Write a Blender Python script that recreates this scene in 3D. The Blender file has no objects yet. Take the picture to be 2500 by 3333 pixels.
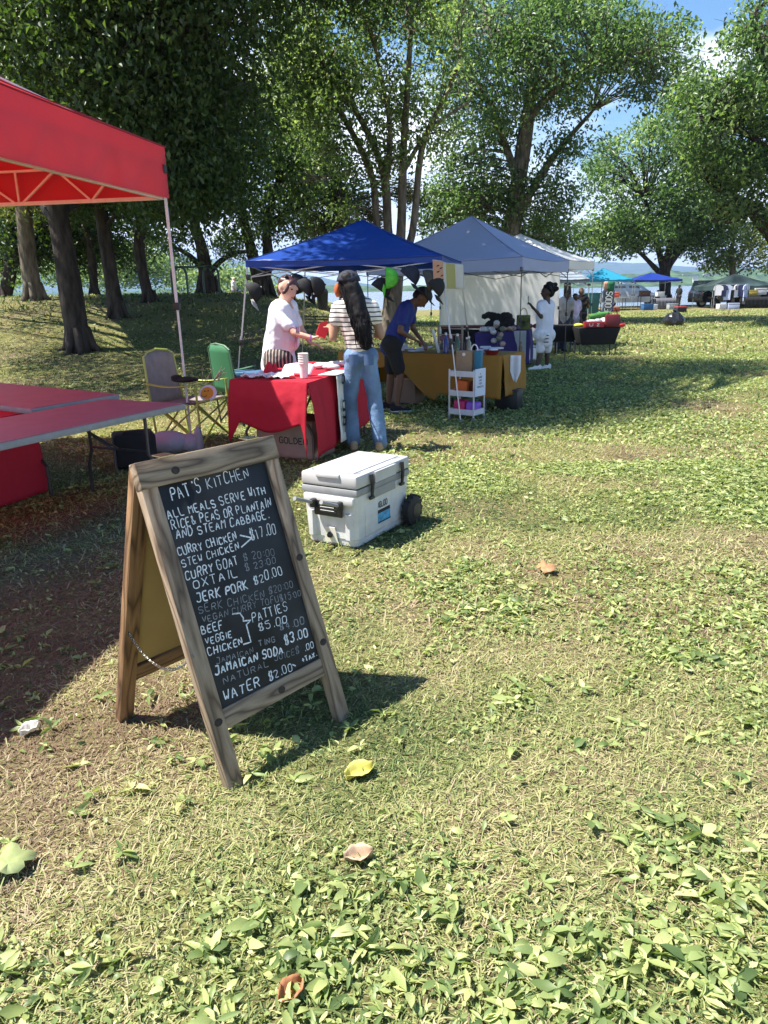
import bpy, bmesh, math, random
import numpy as np
from mathutils import Vector, Matrix, noise as mnoise
R = math.radians
sc = bpy.context.scene
# ------------------------------------------------------------------ camera
PITCH, ROLL, CAMH, FPX, PW, PH = R(16.4), R(1.1), 1.5, 2450.0, 2500.0, 3333.0
fwd = Vector((0, math.cos(PITCH), -math.sin(PITCH)))
r0 = Vector((1, 0, 0)); u0 = r0.cross(fwd)
cr = math.cos(ROLL)*r0 - math.sin(ROLL)*u0
cu = math.sin(ROLL)*r0 + math.cos(ROLL)*u0
cd = bpy.data.cameras.new('camera'); cam = bpy.data.objects.new('camera', cd)
sc.collection.objects.link(cam); sc.camera = cam
cam.matrix_world = Matrix(((cr.x, cu.x, -fwd.x, 0), (cr.y, cu.y, -fwd.y, 0), (cr.z, cu.z, -fwd.z, CAMH), (0, 0, 0, 1)))
cd.sensor_fit = 'HORIZONTAL'; cd.sensor_width = 36.0; cd.lens = 36.0*FPX/PW
cd.clip_start = 0.05; cd.clip_end = 30000
CP = Vector((0, 0, CAMH))
def ray(px, py): return fwd + cr*((px-PW/2)/FPX) - cu*((py-PH/2)/FPX)
def at(px, py, Y):            # point of the world seen at a photo pixel, Y metres ahead
    d = ray(px, py); return CP + d*(Y/d.y)
def gr(px, py, z=0.0):        # same, at height z
    d = ray(px, py); return CP + d*((z-CAMH)/d.z)
# ------------------------------------------------------------------ world, sun, exposure
SUN = Vector((-.56, -.04, 1.0)).normalized()
w = bpy.data.worlds.new('World'); sc.world = w; w.use_nodes = True
nt = w.node_tree; nt.nodes.clear()
def wn(t, **k):
    n = nt.nodes.new(t)
    for a, b in k.items(): setattr(n, a, b)
    return n
sky = wn('ShaderNodeTexSky', sky_type='NISHITA', sun_disc=False)
sky.sun_elevation = math.asin(SUN.z); sky.sun_rotation = math.atan2(SUN.x, SUN.y)
sky.air_density = 1.0; sky.dust_density = 0.3; sky.ozone_density = 1.2
tc = wn('ShaderNodeTexCoord'); mp = wn('ShaderNodeMapping'); mp.inputs['Scale'].default_value = (1.0, 1.0, 2.6)
ns = wn('ShaderNodeTexNoise'); ns.inputs['Scale'].default_value = 3.4; ns.inputs['Detail'].default_value = 9; ns.inputs['Roughness'].default_value = .58
rp = wn('ShaderNodeValToRGB'); rp.color_ramp.elements[0].position = .47; rp.color_ramp.elements[1].position = .64
sx = wn('ShaderNodeSeparateXYZ'); mr = wn('ShaderNodeMapRange')
mr.inputs['From Min'].default_value = .02; mr.inputs['From Max'].default_value = .50
mr.inputs['To Min'].default_value = .16; mr.inputs['To Max'].default_value = -.30
ad = wn('ShaderNodeMath', operation='ADD')
mx = wn('ShaderNodeMixRGB'); mx.inputs['Color2'].default_value = (11.5, 11.8, 12.4, 1)
bg = wn('ShaderNodeBackground'); bg.inputs['Strength'].default_value = 0.065
out = wn('ShaderNodeOutputWorld')
L_ = nt.links.new
L_(tc.outputs['Generated'], mp.inputs['Vector']); L_(mp.outputs[0], ns.inputs['Vector'])
L_(tc.outputs['Generated'], sx.inputs[0]); L_(sx.outputs['Z'], mr.inputs['Value'])
L_(ns.outputs['Fac'], ad.inputs[0]); L_(mr.outputs[0], ad.inputs[1]); L_(ad.outputs[0], rp.inputs[0])
hs_ = wn('ShaderNodeHueSaturation'); hs_.inputs['Saturation'].default_value = 1.3; hs_.inputs['Value'].default_value = 1.15; L_(sky.outputs[0], hs_.inputs['Color'])
L_(rp.outputs['Color'], mx.inputs['Fac']); L_(hs_.outputs[0], mx.inputs['Color1']); L_(mx.outputs[0], bg.inputs['Color']); L_(bg.outputs[0], out.inputs[0])
sd = bpy.data.lights.new('sun', 'SUN'); sd.energy = 5.0; sd.angle = R(.53); sd.color = (1, .95, .86)
so = bpy.data.objects.new('sun', sd); sc.collection.objects.link(so)
so.rotation_euler = SUN.to_track_quat('Z', 'Y').to_euler(); so.location = (-20, -5, 40)
sc.view_settings.view_transform = 'Standard'; sc.view_settings.look = 'None'
sc.view_settings.exposure = 1.38; sc.view_settings.gamma = 1
sc.render.engine = 'CYCLES'
cy = sc.cycles
cy.use_denoising = True; cy.max_bounces = 7; cy.diffuse_bounces = 3; cy.glossy_bounces = 2; cy.transmission_bounces = 5
cy.sample_clamp_indirect = 6; cy.caustics_reflective = False; cy.caustics_refractive = False
rnd = random.Random(7); rng = np.random.default_rng(11)

# ------------------------------------------------------------------ materials
MATS = {}
def mat(name, col, rough=.7, metal=0, spec=.5, var=0, vscale=20, bump=0, bscale=80, trans=0, tcol=None, coat=0, stretch=None, detail=4):
    if name in MATS: return MATS[name]
    m = bpy.data.materials.new(name); m.use_nodes = True; t = m.node_tree; p = t.nodes['Principled BSDF']; lk = t.links.new
    p.inputs['Base Color'].default_value = (*col, 1); p.inputs['Roughness'].default_value = rough
    p.inputs['Metallic'].default_value = metal; p.inputs['Specular IOR Level'].default_value = spec; p.inputs['Coat Weight'].default_value = coat
    if var or bump:
        c = t.nodes.new('ShaderNodeTexCoord'); mpn = t.nodes.new('ShaderNodeMapping'); lk(c.outputs['Object'], mpn.inputs[0])
        if stretch: mpn.inputs['Scale'].default_value = stretch
        if var:
            n = t.nodes.new('ShaderNodeTexNoise'); n.inputs['Scale'].default_value = vscale; n.inputs['Detail'].default_value = detail; lk(mpn.outputs[0], n.inputs['Vector'])
            r_ = t.nodes.new('ShaderNodeValToRGB'); e = r_.color_ramp.elements; e[0].position = .3; e[1].position = .72
            e[0].color = (*[x*(1-var) for x in col], 1); e[1].color = (*[min(1, x*(1+var)) for x in col], 1)
            lk(n.outputs['Fac'], r_.inputs[0]); lk(r_.outputs[0], p.inputs['Base Color'])
        if bump:
            b = t.nodes.new('ShaderNodeTexNoise'); b.inputs['Scale'].default_value = bscale; b.inputs['Detail'].default_value = 5; lk(mpn.outputs[0], b.inputs['Vector'])
            bn = t.nodes.new('ShaderNodeBump'); bn.inputs['Strength'].default_value = bump; bn.inputs['Distance'].default_value = .02
            lk(b.outputs['Fac'], bn.inputs['Height']); lk(bn.outputs[0], p.inputs['Normal'])
    if trans:
        tr = t.nodes.new('ShaderNodeBsdfTranslucent'); tr.inputs['Color'].default_value = (*(tcol or col), 1)
        ms = t.nodes.new('ShaderNodeMixShader'); ms.inputs[0].default_value = trans
        lk(p.outputs[0], ms.inputs[1]); lk(tr.outputs[0], ms.inputs[2]); lk(ms.outputs[0], t.nodes['Material Output'].inputs[0])
    MATS[name] = m; return m
def leafmat(name, stops, trans=.4, rough=.45, tmul=(1.5, 1.5, .55), spec=.5):
    m = bpy.data.materials.new(name); m.use_nodes = True; t = m.node_tree; p = t.nodes['Principled BSDF']; lk = t.links.new
    a = t.nodes.new('ShaderNodeAttribute'); a.attribute_name = 'tint'
    r_ = t.nodes.new('ShaderNodeValToRGB'); e = r_.color_ramp.elements
    while len(e) < len(stops): e.new(.5)
    for k, (pos, c) in enumerate(stops): e[k].position = pos; e[k].color = (*c, 1)
    lk(a.outputs['Fac'], r_.inputs[0]); lk(r_.outputs[0], p.inputs['Base Color']); p.inputs['Roughness'].default_value = rough; p.inputs['Specular IOR Level'].default_value = spec
    g = t.nodes.new('ShaderNodeMixRGB'); g.blend_type = 'MULTIPLY'; g.inputs[0].default_value = 1; g.inputs[2].default_value = (*tmul, 1); lk(r_.outputs[0], g.inputs[1])
    tr = t.nodes.new('ShaderNodeBsdfTranslucent'); lk(g.outputs[0], tr.inputs['Color'])
    ms = t.nodes.new('ShaderNodeMixShader'); ms.inputs[0].default_value = trans
    lk(p.outputs[0], ms.inputs[1]); lk(tr.outputs[0], ms.inputs[2]); lk(ms.outputs[0], t.nodes['Material Output'].inputs[0])
    return m
def woodmat(name, axis, c0, c1, c2):
    m = bpy.data.materials.new(name); m.use_nodes = True; t = m.node_tree; p = t.nodes['Principled BSDF']; lk = t.links.new
    c = t.nodes.new('ShaderNodeTexCoord'); mpn = t.nodes.new('ShaderNodeMapping'); lk(c.outputs['Object'], mpn.inputs[0])
    mpn.inputs['Scale'].default_value = (1, .13, 1) if axis == 'y' else (.13, 1, 1)
    n = t.nodes.new('ShaderNodeTexNoise'); n.inputs['Scale'].default_value = 9; n.inputs['Detail'].default_value = 2; lk(mpn.outputs[0], n.inputs['Vector'])
    m1 = t.nodes.new('ShaderNodeMath'); m1.operation = 'MULTIPLY'; m1.inputs[1].default_value = 9.5; lk(n.outputs['Fac'], m1.inputs[0])
    fr = t.nodes.new('ShaderNodeMath'); fr.operation = 'PINGPONG'; fr.inputs[1].default_value = .5; lk(m1.outputs[0], fr.inputs[0])
    r_ = t.nodes.new('ShaderNodeValToRGB'); e = r_.color_ramp.elements; e[0].position = 0; e[0].color = (*c0, 1); e[1].position = .2; e[1].color = (*c1, 1); k = e.new(.5); k.color = (*c2, 1)
    lk(fr.outputs[0], r_.inputs[0])
    f = t.nodes.new('ShaderNodeTexNoise'); f.inputs['Scale'].default_value = 160; f.inputs['Detail'].default_value = 3; lk(mpn.outputs[0], f.inputs['Vector'])
    mxx = t.nodes.new('ShaderNodeMixRGB'); mxx.blend_type = 'MULTIPLY'; mxx.inputs[0].default_value = .5; lk(r_.outputs[0], mxx.inputs[1]); lk(f.outputs['Fac'], mxx.inputs[2])
    g2 = t.nodes.new('ShaderNodeMixRGB'); g2.blend_type = 'MULTIPLY'; g2.inputs[0].default_value = 1; g2.inputs[2].default_value = (1.35, 1.35, 1.35, 1); lk(mxx.outputs[0], g2.inputs[1])
    lk(g2.outputs[0], p.inputs['Base Color']); p.inputs['Roughness'].default_value = .75
    bn = t.nodes.new('ShaderNodeBump'); bn.inputs['Strength'].default_value = .25; bn.inputs['Distance'].default_value = .003; lk(f.outputs['Fac'], bn.inputs['Height']); lk(bn.outputs[0], p.inputs['Normal'])
    return m
def barkmat(name, col, d=.55):
    return mat(name, col, .95, var=d, vscale=9, bump=1.0, bscale=24, stretch=(1, 1, .28), spec=.1, detail=8)
# ------------------------------------------------------------------ mesh helpers
def link(o, parent=None):
    sc.collection.objects.link(o)
    if parent: o.parent = parent
    return o
def tag(o, label=None, cat=None, group=None, kind=None):
    if label: o['label'] = label
    if cat: o['category'] = cat
    if group: o['group'] = group
    if kind: o['kind'] = kind
    return o
def thing(name, label, cat, loc=(0, 0, 0), rz=0.0, group=None):
    o = bpy.data.objects.new(name, None); o.empty_display_size = .1; link(o); o.location = loc; o.rotation_euler = (0, 0, rz)
    return tag(o, label, cat, group)
class MB:
    def __init__(s): s.v = []; s.f = []
    def add(s, vs, fs):
        k = len(s.v); s.v += [tuple(p) for p in vs]; s.f += [tuple(i+k for i in f) for f in fs]; return s
    def box(s, c, d, M=None, taper=1.0, b=0.0):
        x, y, z = d[0]/2, d[1]/2, d[2]/2
        if b > 0:
            bm = bmesh.new(); bmesh.ops.create_cube(bm, size=1.0)
            for q in bm.verts: q.co = Vector((q.co.x*d[0]*(1 if q.co.z > 0 else taper), q.co.y*d[1]*(1 if q.co.z > 0 else taper), q.co.z*d[2]))
            bmesh.ops.bevel(bm, geom=bm.edges[:], offset=b, segments=2, affect='EDGES', profile=.5)
            bm.verts.index_update(); vs = [q.co.copy() for q in bm.verts]; fs = [[q.index for q in f.verts] for f in bm.faces]; bm.free()
        else:
            vs = [Vector((sx_*x*(1 if sz > 0 else taper), sy*y*(1 if sz > 0 else taper), sz*z)) for sz in (-1, 1) for sx_, sy in ((-1, -1), (1, -1), (1, 1), (-1, 1))]
            fs = [(3, 2, 1, 0), (4, 5, 6, 7), (0, 1, 5, 4), (1, 2, 6, 5), (2, 3, 7, 6), (3, 0, 4, 7)]
        if M: vs = [M @ p for p in vs]
        return s.add([p+Vector(c) for p in vs], fs)
    def tube(s, pts, r, n=8, cap=True, sq=None):
        pts = [Vector(p) for p in pts]; N = len(pts); rs = r if isinstance(r, (list, tuple)) else [r]*N
        k = len(s.v); ref = None
        for i, p in enumerate(pts):
            t = (pts[min(i+1, N-1)]-pts[max(i-1, 0)]).normalized()
            if ref is None: ref = Vector((0, 0, 1)) if abs(t.z) < .9 else Vector((1, 0, 0))
            a = (ref - t*ref.dot(t))
            if a.length < 1e-4: a = Vector((1, 0, 0)) - t*t.x
            a.normalize(); ref = a; b = t.cross(a)
            for j in range(n):
                th = 2*math.pi*(j+.5)/n; s.v.append(tuple(p + (a*math.cos(th)+b*math.sin(th))*rs[i]))
        for i in range(N-1):
            for j in range(n):
                j2 = (j+1) % n; s.f.append((k+i*n+j, k+i*n+j2, k+(i+1)*n+j2, k+(i+1)*n+j))
        if cap:
            s.f.append(tuple(k+j for j in reversed(range(n)))); s.f.append(tuple(k+(N-1)*n+j for j in range(n)))
        return s
    def bar(s, a, b, wd, M=None): return s.tube([a, b], wd*.7071, 4)
    def ball(s, c, r, n=12, m=8):
        rx, ry, rz = r if isinstance(r, (tuple, list)) else (r, r, r); k = len(s.v); c = Vector(c)
        for i in range(m+1):
            ph = math.pi*i/m
            for j in range(n):
                th = 2*math.pi*j/n; s.v.append((c.x+rx*math.sin(ph)*math.cos(th), c.y+ry*math.sin(ph)*math.sin(th), c.z+rz*math.cos(ph)))
        for i in range(m):
            for j in range(n):
                j2 = (j+1) % n; s.f.append((k+i*n+j, k+(i+1)*n+j, k+(i+1)*n+j2, k+i*n+j2))
        return s
    def lathe(s, c, prof, n=16, M=None):
        k = len(s.v); c = Vector(c)
        for r_, z in prof:
            for j in range(n):
                th = 2*math.pi*j/n; p = Vector((r_*math.cos(th), r_*math.sin(th), z))
                if M: p = M @ p
                s.v.append(tuple(p+c))
        for i in range(len(prof)-1):
            for j in range(n):
                j2 = (j+1) % n; s.f.append((k+i*n+j, k+i*n+j2, k+(i+1)*n+j2, k+(i+1)*n+j))
        s.f.append(tuple(k+j for j in reversed(range(n)))); s.f.append(tuple(k+(len(prof)-1)*n+j for j in range(n)))
        return s
    def grid(s, fn, nu, nv):
        k = len(s.v)
        for i in range(nu+1):
            for j in range(nv+1): s.v.append(tuple(fn(i/nu, j/nv)))
        for i in range(nu):
            for j in range(nv):
                a = k+i*(nv+1)+j; s.f.append((a, a+nv+1, a+nv+2, a+1))
        return s
    def prism(s, poly, z0, z1, M=None):
        n = len(poly); vs = [Vector((p[0], p[1], z0)) for p in poly]+[Vector((p[0], p[1], z1)) for p in poly]
        if M: vs = [M @ p for p in vs]
        return s.add(vs, [tuple(reversed(range(n))), tuple(range(n, 2*n))]+[(i, (i+1) % n, n+(i+1) % n, n+i) for i in range(n)])
    def build(s, name, m, parent=None, smooth=40, M=None, solid=0):
        me = bpy.data.meshes.new(name); me.from_pydata(s.v, [], s.f); me.update()
        if smooth:
            me.polygons.foreach_set('use_smooth', [True]*len(me.polygons))
            me.set_sharp_from_angle(angle=R(smooth))
        if isinstance(m, (list, tuple)):
            for q in m: me.materials.append(q)
        else: me.materials.append(m)
        o = bpy.data.objects.new(name, me); link(o, parent)
        if M is not None: o.matrix_local = M
        if solid:
            md = o.modifiers.new('solid', 'SOLIDIFY'); md.thickness = solid; md.offset = 0
        return o
def frame(ex, ey, o):
    ex = Vector(ex).normalized(); ey = Vector(ey); ey = (ey-ex*ey.dot(ex)).normalized(); ez = ex.cross(ey); o = Vector(o)
    return Matrix(((ex.x, ey.x, ez.x, o.x), (ex.y, ey.y, ez.y, o.y), (ex.z, ey.z, ez.z, o.z), (0, 0, 0, 1)))
def npmesh(name, V, T, m, parent=None, tint=None, smooth=False):
    """V (n,3), T (k,3 or 4) indices"""
    me = bpy.data.meshes.new(name); n = len(V); k, c = T.shape
    me.vertices.add(n); me.vertices.foreach_set('co', np.ascontiguousarray(V, np.float32).ravel())
    me.loops.add(k*c); me.loops.foreach_set('vertex_index', np.ascontiguousarray(T, np.int32).ravel())
    me.polygons.add(k); me.polygons.foreach_set('loop_start', np.arange(0, k*c, c, dtype=np.int32))
    try: me.polygons.foreach_set('loop_total', np.full(k, c, np.int32))
    except Exception: pass
    me.update(calc_edges=True)
    if smooth: me.polygons.foreach_set('use_smooth', np.ones(k, bool))
    if tint is not None:
        a = me.attributes.new('tint', 'FLOAT', 'FACE'); a.data.foreach_set('value', np.ascontiguousarray(tint, np.float32))
    me.materials.append(m); o = bpy.data.objects.new(name, me); link(o, parent); return o
NG = rng.random((64, 64))
def vnoise(x, y, s):
    x = np.asarray(x, float)*s+137.3; y = np.asarray(y, float)*s+91.7; xi = np.floor(x).astype(int); yi = np.floor(y).astype(int); fx = x-xi; fy = y-yi
    fx = fx*fx*(3-2*fx); fy = fy*fy*(3-2*fy); g = lambda a, b: NG[a % 64, b % 64]
    return (g(xi, yi)*(1-fx)+g(xi+1, yi)*fx)*(1-fy)+(g(xi, yi+1)*(1-fx)+g(xi+1, yi+1)*fx)*fy
def fbm(x, y, s): return (vnoise(x, y, s)*.55+vnoise(x, y, s*2.1)*.28+vnoise(x, y, s*4.3)*.17)
# stroke lettering
GL = {'A': '00 26 40|12 32', 'B': '00 06 26 35 34 23 03|23 33 42 41 30 00', 'C': '45 36 16 05 01 10 30 41', 'D': '00 06 26 44 42 20 00', 'E': '46 06 00 40|03 33', 'F': '46 06 00|03 33',
 'G': '45 36 16 05 01 10 30 41 43 23', 'H': '00 06|40 46|03 43', 'I': '20 26', 'J': '46 41 30 10 01|16 46', 'K': '00 06|46 03 40', 'L': '06 00 40', 'M': '00 06 23 46 40', 'N': '00 06 40 46',
 'O': '16 05 01 10 30 41 45 36 16', 'P': '00 06 36 45 44 33 03', 'R': '00 06 36 45 44 33 03|23 40', 'S': '45 36 16 05 04 13 33 42 41 30 10 01', 'T': '06 46|26 20', 'U': '06 01 10 30 41 46',
 'V': '06 20 46', 'W': '06 10 23 30 46', 'X': '06 40|00 46', 'Y': '06 23 46|23 20', 'Z': '06 46 00 40', '1': '15 26 20', '2': '05 16 36 45 44 00 40', '3': '05 16 36 45 44 33 42 41 30 10 01|23 33',
 '4': '30 36 02 42', '5': '46 06 04 34 43 41 30 10 01', '7': '06 46 10', '$': '45 36 16 05 04 13 33 42 41 30 10 01|17 10|37 30', '&': '40 05 16 25 02 10 20 42', '.': '20 21', ':': '21 22|24 25', "'": '26 25', '"': '16 14|36 34', '+': '03 43|25 21'}
GL['0'] = GL['O']
def ribbon(mb, pts, wd, z):
    n = len(pts); vs = []
    for i, p in enumerate(pts):
        a = pts[max(i-1, 0)]; b = pts[min(i+1, n-1)]; dx, dy = b[0]-a[0], b[1]-a[1]; l = math.hypot(dx, dy) or 1; nx, ny = -dy/l*wd/2, dx/l*wd/2
        vs += [(p[0]+nx, p[1]+ny, z), (p[0]-nx, p[1]-ny, z)]
    mb.add(vs, [(2*i, 2*i+1, 2*i+3, 2*i+2) for i in range(n-1)])
def write(mb, text, p0, p1, h, wd, z=.0015, jit=.0, rr=rnd, gap=.28):
    """letters from p0 to p1 (2D baseline), cap height h"""
    dx, dy = p1[0]-p0[0], p1[1]-p0[1]; Lx = math.hypot(dx, dy); ux, uy = dx/Lx, dy/Lx
    adv = [(.55 if c in " .':I" else 1.0) for c in text]; tot = sum(adv); pos = 0
    for c, a in zip(text, adv):
        cell = Lx*a/tot; lw = cell*(1-gap) if c not in ".:'" else cell*.9; hh = h*(1+rr.uniform(-1, 1)*jit); sl = rr.uniform(-.08, .12)*bool(jit); oy = rr.uniform(-.06, .06)*h*bool(jit)
        for st in (GL.get(c, '').split('|') if c != ' ' else []):
            q = [(int(t[0])/4, int(t[1])/6) for t in st.split()]; pts = []
            for i in range(len(q)-1):
                for t in (0, .33, .67): pts.append((q[i][0]+(q[i+1][0]-q[i][0])*t, q[i][1]+(q[i+1][1]-q[i][1])*t))
            pts.append(q[-1])
            if jit:   # round the corners as a hand would
                pts = [pts[0]]+[tuple((pts[i-1][k]+2*pts[i][k]+pts[i+1][k])/4 for k in (0, 1)) for i in range(1, len(pts)-1)]+[pts[-1]]
            P = []
            for gx, gy in pts:
                lx = pos*1.0+gx*lw+sl*gy*hh+rr.uniform(-1, 1)*jit*.02*h; ly = gy*hh+oy+rr.uniform(-1, 1)*jit*.02*h
                P.append((p0[0]+ux*lx-uy*ly, p0[1]+uy*lx+ux*ly))
            ribbon(mb, P, wd*(1+rr.uniform(-.2, .2)*bool(jit)), z)
        pos += cell
# fused bodies
def fuse(name, segs, m, parent, voxel=.012, smooth=6, extra=None, disp=0):
    mb = MB()
    for sgm in segs:
        a, b, ra, rb = Vector(sgm[0]), Vector(sgm[1]), sgm[2], sgm[3]
        n = 5; pts = []; rs = []
        d = (b-a); l = d.length
        if l < 1e-5: mb.ball(a, ra); continue
        d /= l
        for k in range(4): t = math.pi/2*k/4; pts.append(a-d*ra*math.cos(t)); rs.append(max(ra*math.sin(t), 1e-3))
        for k in range(n+1): t = k/n; pts.append(a+d*l*t); rs.append(ra+(rb-ra)*t)
        for k in range(1, 5): t = math.pi/2*k/4; pts.append(b+d*rb*math.sin(t)); rs.append(max(rb*math.cos(t), 1e-3))
        mb.tube(pts, rs, 12)
    if extra: extra(mb)
    o = mb.build(name, m, None, smooth=0)
    md = o.modifiers.new('r', 'REMESH'); md.mode = 'VOXEL'; md.voxel_size = voxel
    ms = o.modifiers.new('s', 'SMOOTH'); ms.factor = .5; ms.iterations = smooth
    dg = bpy.context.evaluated_depsgraph_get(); me = bpy.data.meshes.new_from_object(o.evaluated_get(dg)); old = o.data
    o.modifiers.clear(); o.data = me; bpy.data.meshes.remove(old); me.name = name
    if disp:
        for v in me.vertices:
            q = v.co*9; v.co += v.normal*disp*(mnoise.noise(q)+.5*mnoise.noise(q*2.7))
    me.polygons.foreach_set('use_smooth', [True]*len(me.polygons)); me.update()
    if parent:
        o.parent = parent; o.matrix_parent_inverse = parent.matrix_basis.inverted()
    return o
# ================================================================== THE SETTING
def S(t): t = np.clip(t, 0, 1); return t*t*(3-2*t)
def gzn(x, y):
    x = np.asarray(x, float); y = np.asarray(y, float)
    mound = 1.5*S((y-10.5)/16)*S((2.2-x)/7.5)*(1-.25*S((y-30)/8))
    ys = 44+16*S((x+6)/10)
    bumps = (fbm(x, y, .9)-.5)*.05*np.clip((y-1)/6, .25, 1)
    return mound+bumps-3.2*S((y-ys)/9)
def gz(x, y): return float(gzn(x, y))
def ground_mat():
    m = bpy.data.materials.new('turf'); m.use_nodes = True; t = m.node_tree; p = t.nodes['Principled BSDF']; lk = t.links.new
    c = t.nodes.new('ShaderNodeTexCoord')
    def noise(s, d=6, r=.6):
        n = t.nodes.new('ShaderNodeTexNoise'); n.inputs['Scale'].default_value = s; n.inputs['Detail'].default_value = d; n.inputs['Roughness'].default_value = r; lk(c.outputs['Object'], n.inputs['Vector']); return n
    def ramp(n, st):
        r_ = t.nodes.new('ShaderNodeValToRGB'); e = r_.color_ramp.elements
        while len(e) < len(st): e.new(.5)
        for k, (q, col) in enumerate(st): e[k].position = q; e[k].color = (*col, 1)
        lk(n.outputs['Fac'], r_.inputs[0]); return r_
    fine = ramp(noise(38, 6, .7), [(.3, (.055, .055, .022)), (.48, (.16, .15, .06)), (.6, (.28, .27, .10)), (.75, (.40, .38, .17))])
    dry = ramp(noise(55, 6, .7), [(.3, (.075, .055, .035)), (.5, (.18, .135, .085)), (.7, (.34, .27, .17))])
    big = ramp(noise(.55, 5, .6), [(.46, (0, 0, 0)), (.62, (.75, .75, .75))])
    mx_ = t.nodes.new('ShaderNodeMixRGB'); lk(big.outputs[0], mx_.inputs[0]); lk(fine.outputs[0], mx_.inputs[1]); lk(dry.outputs[0], mx_.inputs[2])
    lk(mx_.outputs[0], p.inputs['Base Color']); p.inputs['Roughness'].default_value = 1; p.inputs['Specular IOR Level'].default_value = .1
    b = t.nodes.new('ShaderNodeBump'); b.inputs['Strength'].default_value = .8; b.inputs['Distance'].default_value = .03; lk(noise(45, 8, .75).outputs['Fac'], b.inputs['Height']); lk(b.outputs[0], p.inputs['Normal'])
    return m
def ground():
    xs = np.concatenate([np.linspace(-160, -32, 33)[:-1], np.linspace(-32, 32, 161), np.linspace(32, 160, 33)[1:]])
    ys = np.concatenate([np.linspace(-30, -1, 15)[:-1], np.linspace(-1, 20, 106), np.linspace(20, 76, 113)[1:]])
    X, Y = np.meshgrid(xs, ys, indexing='ij'); Z = gzn(X, Y); V = np.stack([X, Y, Z], -1).reshape(-1, 3); nx, ny = X.shape
    i, j = np.meshgrid(np.arange(nx-1), np.arange(ny-1), indexing='ij'); a = (i*ny+j).ravel()
    T = np.stack([a, a+ny, a+ny+1, a+1], 1)
    tag(npmesh('ground', V, T, ground_mat(), smooth=True), kind='structure')
ground()
def water():
    m = mat('river', (.10, .13, .16), .16, bump=.0)
    t = m.node_tree; p = t.nodes['Principled BSDF']; c = t.nodes.new('ShaderNodeTexCoord'); mpn = t.nodes.new('ShaderNodeMapping'); mpn.inputs['Scale'].default_value = (1, .45, 1)
    n = t.nodes.new('ShaderNodeTexNoise'); n.inputs['Scale'].default_value = 1.3; n.inputs['Detail'].default_value = 6; b = t.nodes.new('ShaderNodeBump'); b.inputs['Strength'].default_value = 1; b.inputs['Distance'].default_value = .35
    t.links.new(c.outputs['Object'], mpn.inputs[0]); t.links.new(mpn.outputs[0], n.inputs[0]); t.links.new(n.outputs['Fac'], b.inputs['Height']); t.links.new(b.outputs[0], p.inputs['Normal'])
    p.inputs['Roughness'].default_value = .22
    tag(MB().add([(-9000, 40, -1.3), (9000, 40, -1.3), (9000, 9500, -1.3), (-9000, 9500, -1.3)], [(0, 1, 2, 3)]).build('water', m, smooth=0), kind='structure')
water()
def ridge(name, x0, x1, Y, prof, depth, m, kind, rough=.1, n=160, seed=0):
    """a hill ridge: prof = [(x, height)...], with slopes in front of and behind the crest"""
    px = [a for a, _ in prof]; ph = [b for _, b in prof]; mb = MB()
    def fn(u, v):
        x = x0+(x1-x0)*u; h = float(np.interp(x, px, ph)); t = math.sin(math.pi*min(1, v*1.0))
        k = mnoise.fractal(Vector((x/(Y*.05)+seed, v*3, seed)), .8, 2.2, 5)
        return (x, Y+(v-.5)*depth, -4+(h+4)*t*(1+rough*k))
    mb.grid(fn, n, 14); return tag(mb.build(name, m, smooth=80), kind=kind)
hm = mat('wooded_hill', (.045, .075, .03), 1, var=.5, vscale=.012, spec=0)
fm = mat('shore_woods', (.06, .10, .035), 1, var=.6, vscale=.05, spec=0, bump=1, bscale=.08)
ridge('hills', -5200, 400, 7000, [(-5200, 150), (-3000, 360), (-2050, 330), (-1500, 290), (-1150, 285), (-700, 150), (0, 40), (400, 10)], 2500, hm, 'structure', .12)
ridge('hills', 700, 6000, 7600, [(700, 20), (1700, 170), (2050, 235), (2500, 205), (3000, 165), (4200, 120), (6000, 60)], 2500, hm, 'structure', .08, seed=4)
ridge('far_shore', -1500, 2600, 1900, [(-1500, 8), (-400, 12), (0, 10), (500, 26), (800, 34), (1100, 30), (1600, 38), (2600, 30)], 500, fm, 'structure', .5, n=420, seed=9)
ridge('far_bank', -260, -34, 190, [(-260, 2), (-60, 1.2), (-40, -.4), (-34, -3)], 60, mat('bank', (.16, .17, .07), 1, var=.4, vscale=.3), 'structure', .1, n=50)
# ---- leaves
def leaf_arrays(C, size, droop=.3, fold=.18, asp=.55, flat=None):
    n = len(C); az = rng.random(n)*2*np.pi; el = -droop+rng.normal(0, .55, n) if flat is None else rng.normal(flat, .28, n)
    d = np.stack([np.cos(az)*np.cos(el), np.sin(az)*np.cos(el), np.sin(el)], 1)
    upv = rng.normal(0, .55, (n, 3)); upv[:, 2] += 1
    sd_ = np.cross(d, upv); sd_ /= np.linalg.norm(sd_, axis=1, keepdims=True)+1e-9; nn = np.cross(sd_, d)
    s = size*(.6+.8*rng.random(n)); s = s[:, None]
    b = C-d*s*.5; tip = C+d*s*.5-nn*s*.12; l = C-d*s*.04+sd_*s*asp*.5+nn*s*fold; r_ = C-d*s*.04-sd_*s*asp*.5+nn*s*fold
    V = np.stack([b, r_, tip, l], 1).reshape(-1, 3); a = np.arange(n)*4
    return V, np.concatenate([np.stack([a, a+1, a+2], 1), np.stack([a, a+2, a+3], 1)], 0)
def leaves(name, C, size, m, parent, tintf, **k):
    V, T = leaf_arrays(C, size, **k); n = len(C); tt = np.clip(tintf, 0, 1); return npmesh(name, V, T, m, parent, np.concatenate([tt, tt]))
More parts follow.
